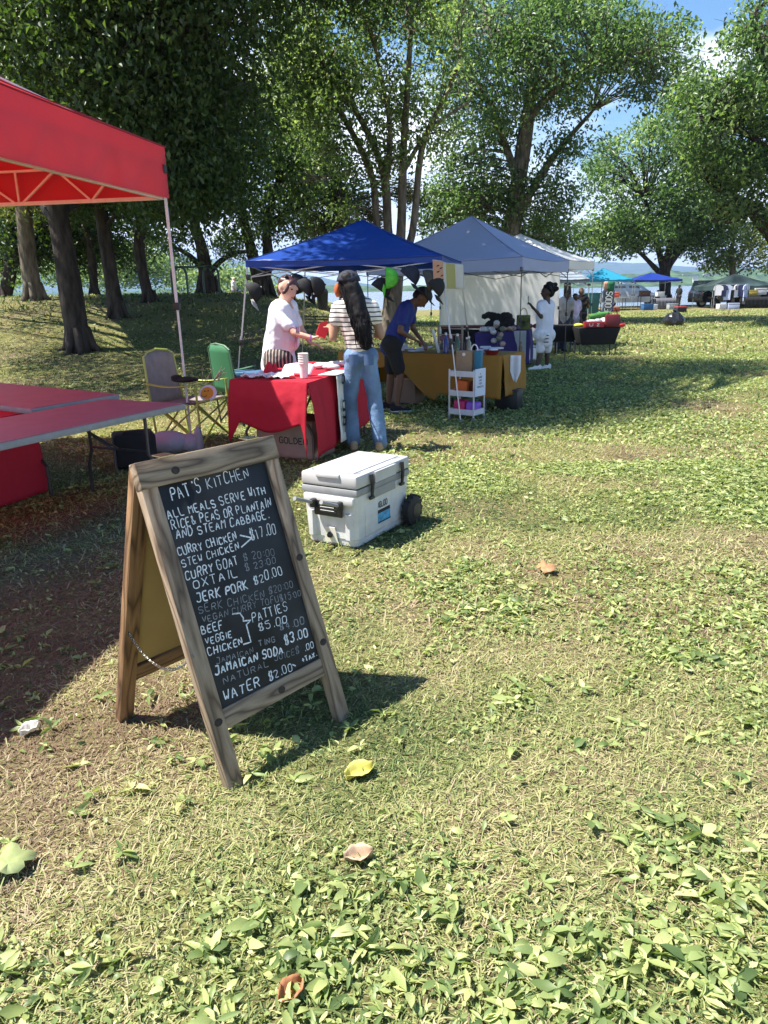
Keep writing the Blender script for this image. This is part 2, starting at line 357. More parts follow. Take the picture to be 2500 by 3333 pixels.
LM = {
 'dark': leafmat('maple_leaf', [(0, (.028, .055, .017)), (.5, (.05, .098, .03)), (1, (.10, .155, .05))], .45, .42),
 'mid': leafmat('linden_leaf', [(0, (.05, .09, .03)), (.5, (.115, .175, .06)), (1, (.26, .33, .14))], .46, .42, (1.3, 1.5, .7)),
 'lit': leafmat('willow_leaf', [(0, (.07, .115, .04)), (.5, (.17, .235, .09)), (1, (.42, .47, .23))], .5, .42, (1.3, 1.5, .7)),
 'pop': leafmat('poplar_leaf', [(0, (.045, .088, .033)), (.5, (.115, .185, .072)), (1, (.32, .39, .19))], .48, .38, (1.3, 1.5, .7)),
 'yel': leafmat('locust_leaf', [(0, (.11, .14, .04)), (.5, (.18, .22, .07)), (1, (.28, .31, .10))], .4, .5),
 'pine': leafmat('pine_needle', [(0, (.05, .065, .02)), (.5, (.09, .105, .04)), (1, (.15, .16, .07))], .1, .6)}
BK = {'dark': barkmat('dark_bark', (.055, .045, .04)), 'grey': barkmat('grey_bark', (.15, .125, .10)), 'pale': barkmat('pale_bark', (.30, .25, .19), .45)}
def ell(px, py, rx, ry, Y0, Y1, n, hollow=0.0):
    """clump centres inside a crown region given by its outline as seen in the photo and its depth range"""
    o = []
    while len(o) < n:
        a, b = rnd.uniform(-1, 1), rnd.uniform(-1, 1)
        if not hollow <= a*a+b*b <= 1: continue
        o.append(at(px+a*rx, py+b*ry, rnd.uniform(Y0, Y1)))
    return o
def tree(name, label, limbs, regions, leaf, bark, size, per, cr_=.6, droop=.3, group=None, twig=.018, squash=.75, asp=.55, extra=()):
    """limbs: list of lists of (point, radius); regions: clump centres"""
    base = Vector(limbs[0][0][0]); base.z = gz(base.x, base.y) if base.y < 70 else base.z
    root = thing(name, label, 'tree', base, 0, group); tb = MB(); node = []
    for q, lb in enumerate(limbs):
        P = [Vector(p)-base for p, _ in lb]; rr = [r_ for _, r_ in lb]
        if q == 0: P[0].z = -.15; P.insert(1, P[0]+(P[1]-P[0])*.06); rr.insert(1, rr[0]*1.0); rr[0] *= 1.3; P.insert(2, P[0]+(P[2]-P[0])*.2); rr.insert(2, rr[1]*.85)
        # resample smooth with a little wander
        PP = []; RR = []
        for i in range(len(P)-1):
            p0, p1, p2, p3 = P[max(i-1, 0)], P[i], P[i+1], P[min(i+2, len(P)-1)]
            for k in range(4):
                t = k/4; PP.append(.5*((2*p1)+(p2-p0)*t+(2*p0-5*p1+4*p2-p3)*t*t+(3*p1-p0-3*p2+p3)*t**3)); RR.append((rr[i]+(rr[i+1]-rr[i])*t)*rnd.uniform(.95, 1.06))
        PP.append(P[-1]); RR.append(rr[-1]); tb.tube(PP, RR, 14 if RR[0] > .12 else (9 if RR[0] > .06 else 6)); node += [(p, r_) for p, r_ in zip(PP, RR)]
    R0 = limbs[0][0][1]
    for q in range(6):
        th = q*1.047+rnd.uniform(-.3, .3); dv = Vector((math.cos(th), math.sin(th), 0)); zz = gz(base.x+dv.x*R0*2.4, base.y+dv.y*R0*2.4)-base.z if base.y < 45 else 0
        tb.tube([dv*R0*.6+Vector((0, 0, R0*1.6)), dv*R0*.95+Vector((0, 0, R0*.4)), dv*R0*1.3+Vector((0, 0, .02+zz*.6)), dv*R0*rnd.uniform(1.6, 2)+Vector((0, 0, -.06+zz))], [R0*.34, R0*.30, R0*.18, R0*.08], 7)
    npos = np.array([tuple(p) for p, _ in node]); nr = np.array([r_ for _, r_ in node]); up = npos[:, 2] > npos[:, 2].max()*.12
    npos = npos[up]; nr = nr[up]; C = []; tn = []
    for c in list(regions):
        cl = Vector(c)-base; d2 = npos-np.array(cl); dist = np.sqrt((d2**2).sum(1))+.8*np.maximum(0, d2[:, 2]); i = int(dist.argmin()); a = Vector(npos[i])
        if (cl-a).length > .15:
            mid = (a+cl)/2+Vector((rnd.gauss(0, .1), rnd.gauss(0, .1), .12*(cl-a).length)); r1 = min(nr[i]*.6, twig*(1+.5*(cl-a).length))
            tb.tube([a, (a*.5+mid*.5)+Vector((0, 0, .03)), mid, cl], [r1, r1*.8, r1*.6, r1*.25], 4)
            for _ in range(2):
                e = cl+Vector((rnd.gauss(0, cr_*.7), rnd.gauss(0, cr_*.7), rnd.gauss(0, cr_*.5))); tb.tube([mid, (mid+e)/2+Vector((0, 0, .05)), e], [r1*.5, r1*.35, r1*.15], 3)
        k = int(per*rnd.uniform(.5, 1.5)); g = rng.normal(0, 1, (k, 3)); g /= np.maximum(1, np.linalg.norm(g, axis=1, keepdims=True)/1.7); g = g*np.array([cr_, cr_, cr_*squash])*rnd.uniform(.45, .85)
        C.append(np.array(cl)+g); tn.append(np.clip(.42+rnd.gauss(0, .14)+rng.normal(0, .22, k), 0, 1))
    tb.build('trunk', bark, root, smooth=60)
    leaves('crown', np.concatenate(C), size*.9, leaf, root, np.concatenate(tn), droop=droop, asp=asp)
    return root
def A(px, py, Y, r_): return (at(px, py, Y), r_)
def base(px, py, Y, r_):
    p = at(px, py, Y); p.z = gz(p.x, p.y); return (p, r_)
# big dark tree over the lawn, with shading boughs that reach above the canopies
def shade(pxs, n, z0=6.8, z1=9.0):   # boughs placed so that their shade falls on given patches of the lawn
    o = []
    for _ in range(n):
        (x, y, rx, ry) = rnd.choice(pxs); th = rnd.uniform(0, 6.283); q = math.sqrt(rnd.random())
        g = gr(x+rx*q*math.cos(th), y+ry*q*math.sin(th)); z = rnd.uniform(z0, z1)
        if g.y < 8.7 or (g.x < .4 and g.y < 9.9): continue
        o.append(Vector((g.x-.56*z, g.y-.04*z, z)))
    return o
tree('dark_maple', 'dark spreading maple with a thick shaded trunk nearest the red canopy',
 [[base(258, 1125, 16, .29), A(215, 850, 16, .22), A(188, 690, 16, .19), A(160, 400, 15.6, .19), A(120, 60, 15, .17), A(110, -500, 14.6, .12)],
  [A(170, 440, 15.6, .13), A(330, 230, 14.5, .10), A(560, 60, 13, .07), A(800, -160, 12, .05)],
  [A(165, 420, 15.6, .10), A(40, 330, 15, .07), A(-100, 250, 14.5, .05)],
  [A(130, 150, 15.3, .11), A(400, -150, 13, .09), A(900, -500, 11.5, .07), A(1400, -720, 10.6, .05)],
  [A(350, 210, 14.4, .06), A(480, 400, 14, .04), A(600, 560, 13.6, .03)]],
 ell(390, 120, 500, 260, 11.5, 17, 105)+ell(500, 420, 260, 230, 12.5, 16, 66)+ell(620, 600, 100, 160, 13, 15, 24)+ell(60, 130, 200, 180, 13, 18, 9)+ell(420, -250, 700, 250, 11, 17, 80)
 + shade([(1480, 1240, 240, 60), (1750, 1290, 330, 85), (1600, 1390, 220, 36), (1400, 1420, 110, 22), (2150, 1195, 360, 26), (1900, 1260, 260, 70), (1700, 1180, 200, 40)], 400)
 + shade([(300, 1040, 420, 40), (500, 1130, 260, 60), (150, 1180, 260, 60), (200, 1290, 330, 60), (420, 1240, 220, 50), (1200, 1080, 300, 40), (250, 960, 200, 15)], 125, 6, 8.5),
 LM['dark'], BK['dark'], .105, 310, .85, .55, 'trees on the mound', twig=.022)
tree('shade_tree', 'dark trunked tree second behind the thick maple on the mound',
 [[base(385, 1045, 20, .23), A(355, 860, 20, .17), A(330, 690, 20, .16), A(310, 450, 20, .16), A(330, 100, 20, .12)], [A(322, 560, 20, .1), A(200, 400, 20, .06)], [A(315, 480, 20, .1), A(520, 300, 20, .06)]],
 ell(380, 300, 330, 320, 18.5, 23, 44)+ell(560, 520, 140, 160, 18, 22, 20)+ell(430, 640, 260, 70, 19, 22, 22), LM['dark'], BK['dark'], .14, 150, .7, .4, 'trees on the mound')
tree('shade_tree', 'tree with a trunk half lit by the sun on top of the mound',
 [[base(108, 945, 24, .31), A(90, 830, 24, .25), A(80, 700, 24, .23), A(60, 450, 24, .22), A(90, 150, 24, .15)], [A(62, 470, 24, .14), A(230, 300, 24, .08)], [A(70, 520, 24, .12), A(-60, 380, 24, .08)]],
 ell(200, 330, 270, 220, 22, 27, 90)+ell(60, 560, 200, 150, 22, 26, 26)+ell(150, 100, 300, 160, 22, 27, 40), LM['yel'], BK['grey'], .16, 130, .75, .3, 'trees on the mound')
tree('bent_tree', 'tree with a trunk bent into a level branch behind the canopy leg',
 [[base(486, 962, 23, .20), A(458, 850, 23, .15), A(455, 770, 23, .16), A(470, 722, 23, .14), A(520, 706, 23, .12), A(580, 690, 23, .09), A(640, 640, 23, .05)], [A(462, 760, 23, .12), A(480, 560, 23, .09), A(520, 380, 23, .06)]],
 ell(520, 560, 200, 110, 21.5, 25, 34)+ell(430, 660, 190, 50, 22, 25, 20)+ell(640, 620, 60, 70, 22, 24, 8), LM['dark'], BK['dark'], .14, 120, .6, .5, 'trees on the mound')
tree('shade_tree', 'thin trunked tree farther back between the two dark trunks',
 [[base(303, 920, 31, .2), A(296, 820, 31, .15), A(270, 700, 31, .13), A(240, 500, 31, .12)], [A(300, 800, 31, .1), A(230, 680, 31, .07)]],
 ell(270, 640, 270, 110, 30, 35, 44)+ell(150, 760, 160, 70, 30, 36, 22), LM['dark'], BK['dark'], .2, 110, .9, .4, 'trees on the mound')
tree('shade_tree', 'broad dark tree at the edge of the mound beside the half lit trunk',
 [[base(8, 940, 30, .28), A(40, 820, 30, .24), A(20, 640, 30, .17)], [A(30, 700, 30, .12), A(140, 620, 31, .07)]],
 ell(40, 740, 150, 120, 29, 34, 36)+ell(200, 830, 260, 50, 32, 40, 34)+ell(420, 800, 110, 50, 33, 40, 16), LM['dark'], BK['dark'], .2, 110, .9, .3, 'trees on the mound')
tree('honey_locust', 'feathery locust with a leaning trunk and low arched branches behind the pipe frame',
 [[base(676, 936, 27.5, .36), A(670, 885, 27.5, .26), A(655, 800, 27.5, .19), A(632, 725, 27.5, .16), A(612, 600, 27.5, .12), A(600, 480, 27.5, .08)],
  [A(668, 900, 27.5, .12), A(645, 860, 27.5, .10), A(608, 825, 27.5, .08), A(558, 800, 27.5, .05)], [A(684, 885, 27.5, .11), A(720, 848, 27.5, .09), A(770, 822, 27.5, .07), A(810, 820, 27.5, .05)]],
 ell(570, 785, 60, 30, 27, 28, 9)+ell(745, 812, 60, 28, 27, 28, 9)+ell(640, 610, 110, 90, 26, 29, 22)+ell(600, 850, 40, 20, 27, 28, 3), LM['mid'], BK['dark'], .11, 90, .38, .6, 'locusts by the water', asp=.4)
tree('honey_locust', 'locust with two dark stems just beyond the corner of the blue canopy',
 [[base(862, 972, 28.5, .34), A(835, 880, 28.5, .22), A(812, 790, 28.5, .18), A(788, 690, 28.5, .16), A(775, 560, 28.5, .12), A(790, 420, 28.5, .08)],
  [A(858, 950, 28.5, .22), A(872, 830, 28.5, .19), A(868, 740, 28.5, .15), A(900, 600, 28.5, .1)], [A(868, 740, 28.5, .1), A(930, 690, 28.5, .07), A(990, 670, 28.5, .04)]],
 ell(850, 590, 190, 150, 27, 31, 75)+ell(900, 420, 200, 130, 27, 32, 55)+ell(790, 760, 60, 40, 28, 29, 7)+ell(930, 740, 80, 40, 28, 30, 10), LM['mid'], BK['dark'], .15, 101, .6, .45, 'locusts by the water')
tree('dark_leaning_tree', 'dark trunk leaning behind bare grey twigs above the blue canopy',
 [[base(1150, 985, 33, .34), A(1128, 760, 33, .26), A(1095, 600, 33, .22), A(1050, 440, 33, .15), A(1000, 250, 33, .1)], [A(1115, 690, 33, .12), A(1010, 610, 33, .08)]],
 ell(1010, 520, 130, 100, 32, 36, 26)+ell(1000, 620, 140, 70, 32, 36, 22)+ell(950, 300, 180, 180, 32, 36, 34), LM['dark'], BK['dark'], .2, 110, .85, .35)
tree('willow', 'sunlit tree of several slender grey stems rising behind the blue canopy',
 [[base(1265, 1062, 21, .34), A(1285, 900, 21, .24), A(1305, 760, 21, .13), A(1312, 520, 21, .10), A(1325, 300, 20.5, .08), A(1340, 60, 20, .05)],
  [A(1268, 960, 21, .16), A(1228, 740, 21, .10), A(1212, 580, 21, .09), A(1140, 420, 21, .07), A(1010, 210, 20.5, .04)],
  [A(1275, 950, 21, .16), A(1262, 740, 21, .12), A(1250, 570, 21, .10), A(1180, 400, 20.5, .07), A(1060, 230, 20, .04)],
  [A(1290, 900, 21, .14), A(1342, 760, 21, .10), A(1372, 490, 21, .08), A(1440, 330, 20.5, .06), A(1500, 200, 20, .04)],
  [A(1255, 620, 21, .08), A(1270, 420, 20.5, .06), A(1220, 150, 20, .04)], [A(1312, 560, 21, .07), A(1400, 420, 21, .05), A(1530, 330, 21, .03)]],
 ell(990, 240, 130, 230, 19, 22, 34)+ell(1180, 170, 330, 230, 18.5, 22.5, 100)+ell(1080, 130, 200, 150, 19, 22, 44)+ell(1210, 520, 110, 70, 20, 22, 16)+ell(1330, 420, 170, 120, 20, 22, 34)+ell(1070, 440, 90, 60, 20, 21, 8)+ell(1130, 700, 40, 30, 20, 21, 4)+ell(1180, -60, 400, 120, 18.5, 22, 40),
 LM['lit'], BK['grey'], .125, 66, .5, .5, twig=.014)
def bare_twigs():
    root = Vector(at(1150, 565, 24)); mb = MB(); r2 = random.Random(3)
    def grow(p, d, l, r_, k):
        q = p+d*l; mb.tube([p, (p+q)/2+Vector((0, 0, r2.uniform(-.04, .06))), q], [r_, r_*.8, r_*.6], 4)
        if k: 
            for _ in range(2+(k > 2)): grow(p+(q-p)*r2.uniform(.5, 1), (d+Vector((r2.gauss(0, .4), r2.gauss(0, .3), r2.gauss(.05, .35)))).normalized(), l*.68, r_*.6, k-1)
    grow(root, Vector((-1, 0, -.05)).normalized(), .75, .03, 4); grow(root, Vector((-1, 0, .35)).normalized(), .6, .025, 4)
    return mb
bt = bare_twigs().build('dead_branch', BK['grey'])
bt.parent = bpy.data.objects['willow']; bt.matrix_parent_inverse = bt.parent.matrix_basis.inverted()
tree('pine', 'olive pine with bristling needle tufts just above the blue canopy',
 [[base(1118, 1000, 36, .22), A(1112, 800, 36, .18), A(1100, 640, 36, .12), A(1105, 540, 36, .05)]],
 ell(1110, 700, 125, 75, 34.5, 37.5, 60)+ell(1030, 740, 70, 30, 35, 37, 14)+ell(1320, 640, 60, 50, 35, 37, 10), LM['pine'], BK['dark'], .2, 120, .42, 0, asp=.12)
tree('poplar', 'tall forked poplar with a heavy grey trunk behind the white canopies',
 [[base(1652, 1000, 35, .50), A(1660, 830, 35, .42), A(1672, 700, 35, .37), A(1692, 560, 35, .34), A(1718, 380, 35, .28), A(1740, 210, 35, .22), A(1765, -80, 35, .15)],
  [A(1686, 600, 35, .2), A(1655, 500, 35, .15), A(1618, 400, 35, .12), A(1590, 330, 35, .07)], [A(1668, 740, 35, .22), A(1720, 640, 35, .18), A(1780, 540, 35, .16), A(1850, 450, 35, .11), A(1930, 360, 35, .06)],
  [A(1715, 400, 35, .16), A(1800, 300, 34, .12), A(1930, 210, 33, .08), A(2090, 170, 32, .05)], [A(1735, 230, 35, .14), A(1640, 120, 34, .09), A(1560, 60, 33, .05)]],
 ell(1640, 110, 290, 190, 31, 37, 110)+ell(1860, 120, 260, 160, 31, 37, 90)+ell(2080, 170, 180, 130, 31, 36, 48)+ell(1800, 330, 160, 60, 33, 36, 24)+ell(1520, 360, 130, 90, 32, 36, 26)+ell(1520, 590, 130, 110, 34, 38, 44)+ell(1770, 640, 120, 90, 34, 37, 30)+ell(1760, 780, 110, 50, 34, 37, 18)+ell(1830, 480, 80, 40, 34, 36, 10)+ell(1460, 700, 110, 70, 35, 39, 30)+ell(1590, 660, 70, 100, 34, 37, 18)+ell(1640, 420, 60, 50, 34, 36, 8)+ell(2160, 290, 110, 70, 32, 35, 14),
 LM['pop'], BK['grey'], .19, 84, .8, .45)
tree('linden', 'round crowned tree standing over the deep blue canopy near the water',
 [[base(2163, 996, 58, .5), A(2165, 930, 58, .42), A(2165, 880, 58, .34), A(2180, 800, 58, .22), A(2200, 650, 58, .15)],
  [A(2164, 905, 58, .22), A(2130, 870, 58, .18), A(2080, 820, 58, .13), A(2010, 770, 58, .1)], [A(2166, 895, 58, .22), A(2190, 850, 58, .17), A(2240, 790, 58, .12), A(2300, 720, 58, .1)],
  [A(2165, 890, 58, .3), A(2140, 800, 58, .2), A(2100, 650, 58, .12)], [A(2170, 880, 58, .25), A(2210, 790, 58, .18), A(2260, 600, 58, .1)]],
 ell(2150, 590, 250, 200, 53, 63, 150)+ell(2010, 760, 110, 60, 55, 60, 34)+ell(2200, 740, 200, 70, 55, 62, 50)+ell(2300, 700, 120, 140, 55, 62, 40)+ell(1930, 790, 60, 40, 56, 59, 9), LM['pop'], BK['dark'], .3, 93, 1.15, .35)
tree('cottonwood', 'large cottonwood leaning in at the edge over the open lawn',
 [[base(2680, 1075, 30, .5), A(2600, 900, 30, .38), A(2520, 775, 30, .28), A(2450, 690, 30, .2), A(2385, 640, 30, .12), A(2310, 600, 30, .06)], [A(2560, 830, 30, .25), A(2560, 560, 30, .2), A(2500, 300, 29, .15), A(2450, 50, 28, .1)],
  [A(2450, 690, 30, .1), A(2380, 720, 30, .08), A(2310, 715, 30, .05)], [A(2550, 520, 30, .12), A(2420, 430, 29, .08), A(2300, 380, 28.5, .05)]],
 ell(2370, 430, 170, 150, 27, 32, 70)+ell(2460, 620, 130, 130, 28, 32, 44)+ell(2470, 180, 85, 160, 26, 31, 42)+ell(2300, 330, 100, 60, 28, 31, 18)+ell(2400, 560, 140, 60, 28, 31, 20)+ell(2600, 300, 120, 400, 27, 32, 40)+ell(2230, 330, 70, 50, 28, 30, 9), LM['pop'], BK['dark'], .18, 97, .72, .4)
tree('young_locust', 'small yellow green tree behind the dark green canopy by the river',
 [[base(2388, 1000, 60, .3), A(2386, 900, 60, .25), A(2380, 820, 60, .18), A(2400, 740, 60, .08)], [A(2384, 860, 60, .12), A(2440, 790, 60, .06)]],
 ell(2420, 810, 110, 80, 58, 63, 26)+ell(2330, 840, 50, 60, 59, 62, 9)+ell(2480, 760, 60, 70, 58, 62, 10), LM['yel'], BK['grey'], .26, 90, 1.0, .3)
tree('riverside_tree', 'low dark tree hidden between the linden and the poplar near the shore',
 [[base(1850, 985, 50, .3), A(1845, 870, 50, .2), A(1830, 760, 50, .1)]],
 ell(1790, 770, 80, 50, 48, 52, 16)+ell(1720, 830, 60, 50, 48, 52, 10), LM['dark'], BK['dark'], .26, 100, 1.0, .3)
def bank_wood():
    C = []; tn = []
    for (x, y, rx, ry, n) in [(-14, 905, 60, 30, 12), (360, 890, 60, 45, 26), (430, 880, 50, 50, 26), (520, 885, 60, 45, 24), (610, 895, 50, 40, 20), (700, 905, 50, 28, 16), (760, 900, 40, 28, 14), (200, 900, 80, 30, 18), (60, 900, 60, 26, 12), (180, 860, 130, 50, 28), (350, 830, 110, 50, 26), (480, 845, 70, 40, 14), (840, 925, 60, 12, 8), (780, 930, 40, 12, 8)]:
        for c in ell(x, y, rx, ry, 170, 186, n):
            k = 60; C.append(np.array(c)+rng.normal(0, 1, (k, 3))*np.array([1.6, 1.6, 1.2])); tn.append(np.clip(rnd.gauss(.5, .25)+rng.normal(0, .15, k), 0, 1))
    o = leaves('bank_woods', np.concatenate(C), .75, LM['lit'], None, np.concatenate(tn), droop=.2); tag(o, kind='stuff')
bank_wood()
# ---- turf
GM = leafmat('grass_blade', [(0, (.22, .155, .10)), (.18, (.50, .42, .27)), (.36, (.42, .41, .19)), (.55, (.30, .33, .12)), (.78, (.16, .21, .07)), (1, (.065, .10, .032))], .3, .6, (1.1, 1.15, .6), .3)
CM = leafmat('broad_leaf', [(0, (.085, .135, .045)), (.3, (.20, .27, .09)), (.65, (.37, .42, .155)), (1, (.55, .56, .26))], .33, .45, (1.1, 1.25, .5), .4)
def wedge(n, y0, y1, half=.62, pad=1.5):   # n is meant for the strip in view; the turf goes on for some metres on either side
    a1 = .60*(y1*y1-y0*y0)/2+.25*(y1-y0); a2 = half*(y1*y1-y0*y0)/2+pad*(y1-y0); n = int(n*a2/a1)
    y = rng.random(4*n)*(y1-y0)+y0; y = y[rng.random(4*n)*(half*y1+pad) < half*y+pad][:n]; x = (rng.random(len(y))*2-1)*(half*y+pad); return x, y
def dryness(x, y):
    d = fbm(x, y, .8); d = d+.36*np.exp(-((x+1.5)**2/2.2+(y-2.2)**2/2.4))+.13*np.exp(-((x+2.3)**2/3+(y-4.5)**2/4)); return d
def blades(name, n, y0, y1, ln, wd, m=GM, lay=.45):
    x, y = wedge(n, y0, y1); d = dryness(x, y); keep = rng.random(len(x)) < 1.15-np.clip((d-.62)*2.2, 0, .7); x, y, d = x[keep], y[keep], d[keep]; n = len(x)
    z = gzn(x, y); az = rng.random(n)*2*np.pi; el = np.clip(rng.normal(lay, .38, n), .02, 1.5); l = ln*(.35+1.5*rng.random(n)**1.6); wv = wd*(.7+.6*rng.random(n))
    h = np.stack([np.cos(az), np.sin(az), 0*az], 1); s = np.stack([-np.sin(az), np.cos(az), 0*az], 1); b = np.stack([x, y, z], 1); u = np.array([0, 0, 1.0])
    m1 = b+h*(l*.55*np.cos(el))[:, None]+u*(l*.55*np.sin(el))[:, None]; tip = m1+h*(l*.45*np.cos(el*.4))[:, None]+u*(l*.45*np.sin(el*.3-.15))[:, None]
    tip[:, 2] = np.maximum(tip[:, 2], z+.004)
    sw = s*wv[:, None]/2; V = np.stack([b-sw, b+sw, m1+sw*.85, m1-sw*.85, tip], 1).reshape(-1, 3); a = np.arange(n)*5
    T = np.concatenate([np.stack([a, a+1, a+2], 1), np.stack([a, a+2, a+3], 1), np.stack([a+3, a+2, a+4], 1)])
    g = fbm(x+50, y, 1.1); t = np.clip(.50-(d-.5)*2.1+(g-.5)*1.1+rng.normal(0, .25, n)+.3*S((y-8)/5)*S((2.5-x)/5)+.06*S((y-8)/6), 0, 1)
    return tag(npmesh(name, V, T, m, None, np.tile(t, 3)), kind='stuff')
blades('grass', 112000, .55, 3.2, .036, .0034, lay=.22)
blades('grass', 112000, 3.2, 7.5, .045, .006, lay=.25)
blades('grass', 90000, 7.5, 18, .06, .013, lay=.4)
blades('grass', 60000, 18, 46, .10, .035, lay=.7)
def litter(name, n, y0, y1, size, thr, cl=1.3, ros=0, slim=1.0):
    x, y = wedge(n, y0, y1); n = len(x); c = fbm(x-20, y+9, cl)*.75+fbm(x+9, y-30, cl*.33)*.25; bias = .06*np.clip((x+.2)/1.2, -1.2, 1)-.10*np.exp(-((x+1.3)**2+(y-2.2)**2)/1.6)+.05*np.clip((1.7-y)/.4, 0, 1)+.02*np.clip((y-4)/4, 0, 1)
    k = rng.random(n) < np.clip((c+bias-thr)*6+.05, 0.05, 1); x, y = x[k], y[k]; n = len(x)
    if y0 > 6: q = rng.random(n) > .75*S((y-7.5)/4)*S((1.5-x)/4); x, y = x[q], y[q]; n = len(x)
    C = np.stack([x, y, gzn(x, y)+.008+.026*rng.random(n)*(size/.05)], 1)
    if ros: C = np.repeat(C, ros, axis=0); n = len(C)
    # ovate leaf with seven points
    az = rng.random(n)*2*np.pi; el = rng.normal(.06 if ros else .10, .17 if ros else .36, n); d = np.stack([np.cos(az)*np.cos(el), np.sin(az)*np.cos(el), np.sin(el)], 1); up = rng.normal(0, .5, (n, 3)); up[:, 2] += 1
    s = np.cross(d, up); s /= np.linalg.norm(s, axis=1, keepdims=True); nn = np.cross(s, d); L = (size*np.exp(np.clip(rng.normal(-.05, .34, n), -.8, .5)))[:, None]; W = L*(.22+.36*rng.random(n))[:, None]*slim; C = C+d*L*.5*(1 if ros else 0); cv = rng.uniform(-.25, .5, n)[:, None]*L
    P = lambda t, w_, q: C+d*L*(t-.5)+s*W*w_+nn*q
    V = np.stack([P(0, 0, -.2*cv), P(.35, -.5, .25*cv+.06*L), P(.35, 0, .3*cv), P(.35, .5, .25*cv+.06*L), P(.75, -.34, .1*cv+.04*L), P(.75, 0, .1*cv), P(.75, .34, .1*cv+.04*L), P(1, 0, -.3*cv)], 1).reshape(-1, 3); a = np.arange(n)*8
    F = [(0, 2, 1), (0, 3, 2), (1, 2, 5), (1, 5, 4), (2, 3, 6), (2, 6, 5), (4, 5, 7), (5, 6, 7)]
    T = np.concatenate([np.stack([a+i, a+j, a+k_], 1) for i, j, k_ in F]); t = np.clip(rng.normal(.5, .25, n)+(np.repeat(rng.normal(0, .12, n//ros), ros) if ros else 0), 0, 1)
    return tag(npmesh(name, V, T, CM, None, np.tile(t, 8)), kind='stuff')
litter('ground_leaves', 1900, .55, 2.6, .041, .55, ros=6, slim=.9)
litter('ground_leaves', 17000, .55, 2.6, .022, .46)
litter('ground_leaves', 10000, 2.2, 6.5, .039, .46, ros=6, slim=.85)
litter('ground_leaves', 120000, 2.2, 6.5, .022, .40)
litter('ground_leaves', 150000, 6.3, 17, .042, .40, .9)
litter('ground_leaves', 90000, 17, 46, .075, .43, .4)
# ================================================================== THINGS
M = dict(
 white=mat('white_plastic', (.80, .80, .78), .45, var=.08, vscale=9), grey=mat('grey_plastic', (.26, .27, .28), .5, var=.1, vscale=12), lidgrey=mat('light_grey_plastic', (.47, .47, .47), .5, var=.1, vscale=7),
 black=mat('black_plastic', (.018, .018, .02), .45), steel=mat('white_painted_steel', (.66, .67, .68), .35, var=.08, vscale=15), dsteel=mat('dark_steel', (.05, .05, .055), .4, metal=.3),
 alu=mat('grey_steel_pole', (.40, .41, .42), .35, metal=.5), paper=mat('paper', (.70, .70, .69), .8, var=.03, vscale=6), chrome=mat('chain_steel', (.6, .6, .58), .25, metal=1),
 cloth_black=mat('black_cloth', (.012, .012, .014), .9, var=.3, vscale=4), ink=mat('black_ink', (.02, .02, .022), .8), card=mat('cardboard', (.36, .24, .14), .9, var=.12, vscale=14),
 skin_p=mat('fair_skin', (.58, .34, .25), .55, var=.08, vscale=12), skin_t=mat('tan_skin', (.36, .20, .125), .55, var=.08, vscale=12), skin_b=mat('brown_skin', (.13, .065, .04), .55, var=.1, vscale=12), skin_d=mat('dark_brown_skin', (.06, .032, .022), .5, var=.1, vscale=12),
 hair_b=mat('black_hair', (.007, .006, .007), .65, spec=.25, var=.3, vscale=60), hair_r=mat('dark_red_hair', (.05, .014, .016), .45, var=.4, vscale=60),
 green_pl=mat('dark_green_paint', (.02, .06, .045), .4))
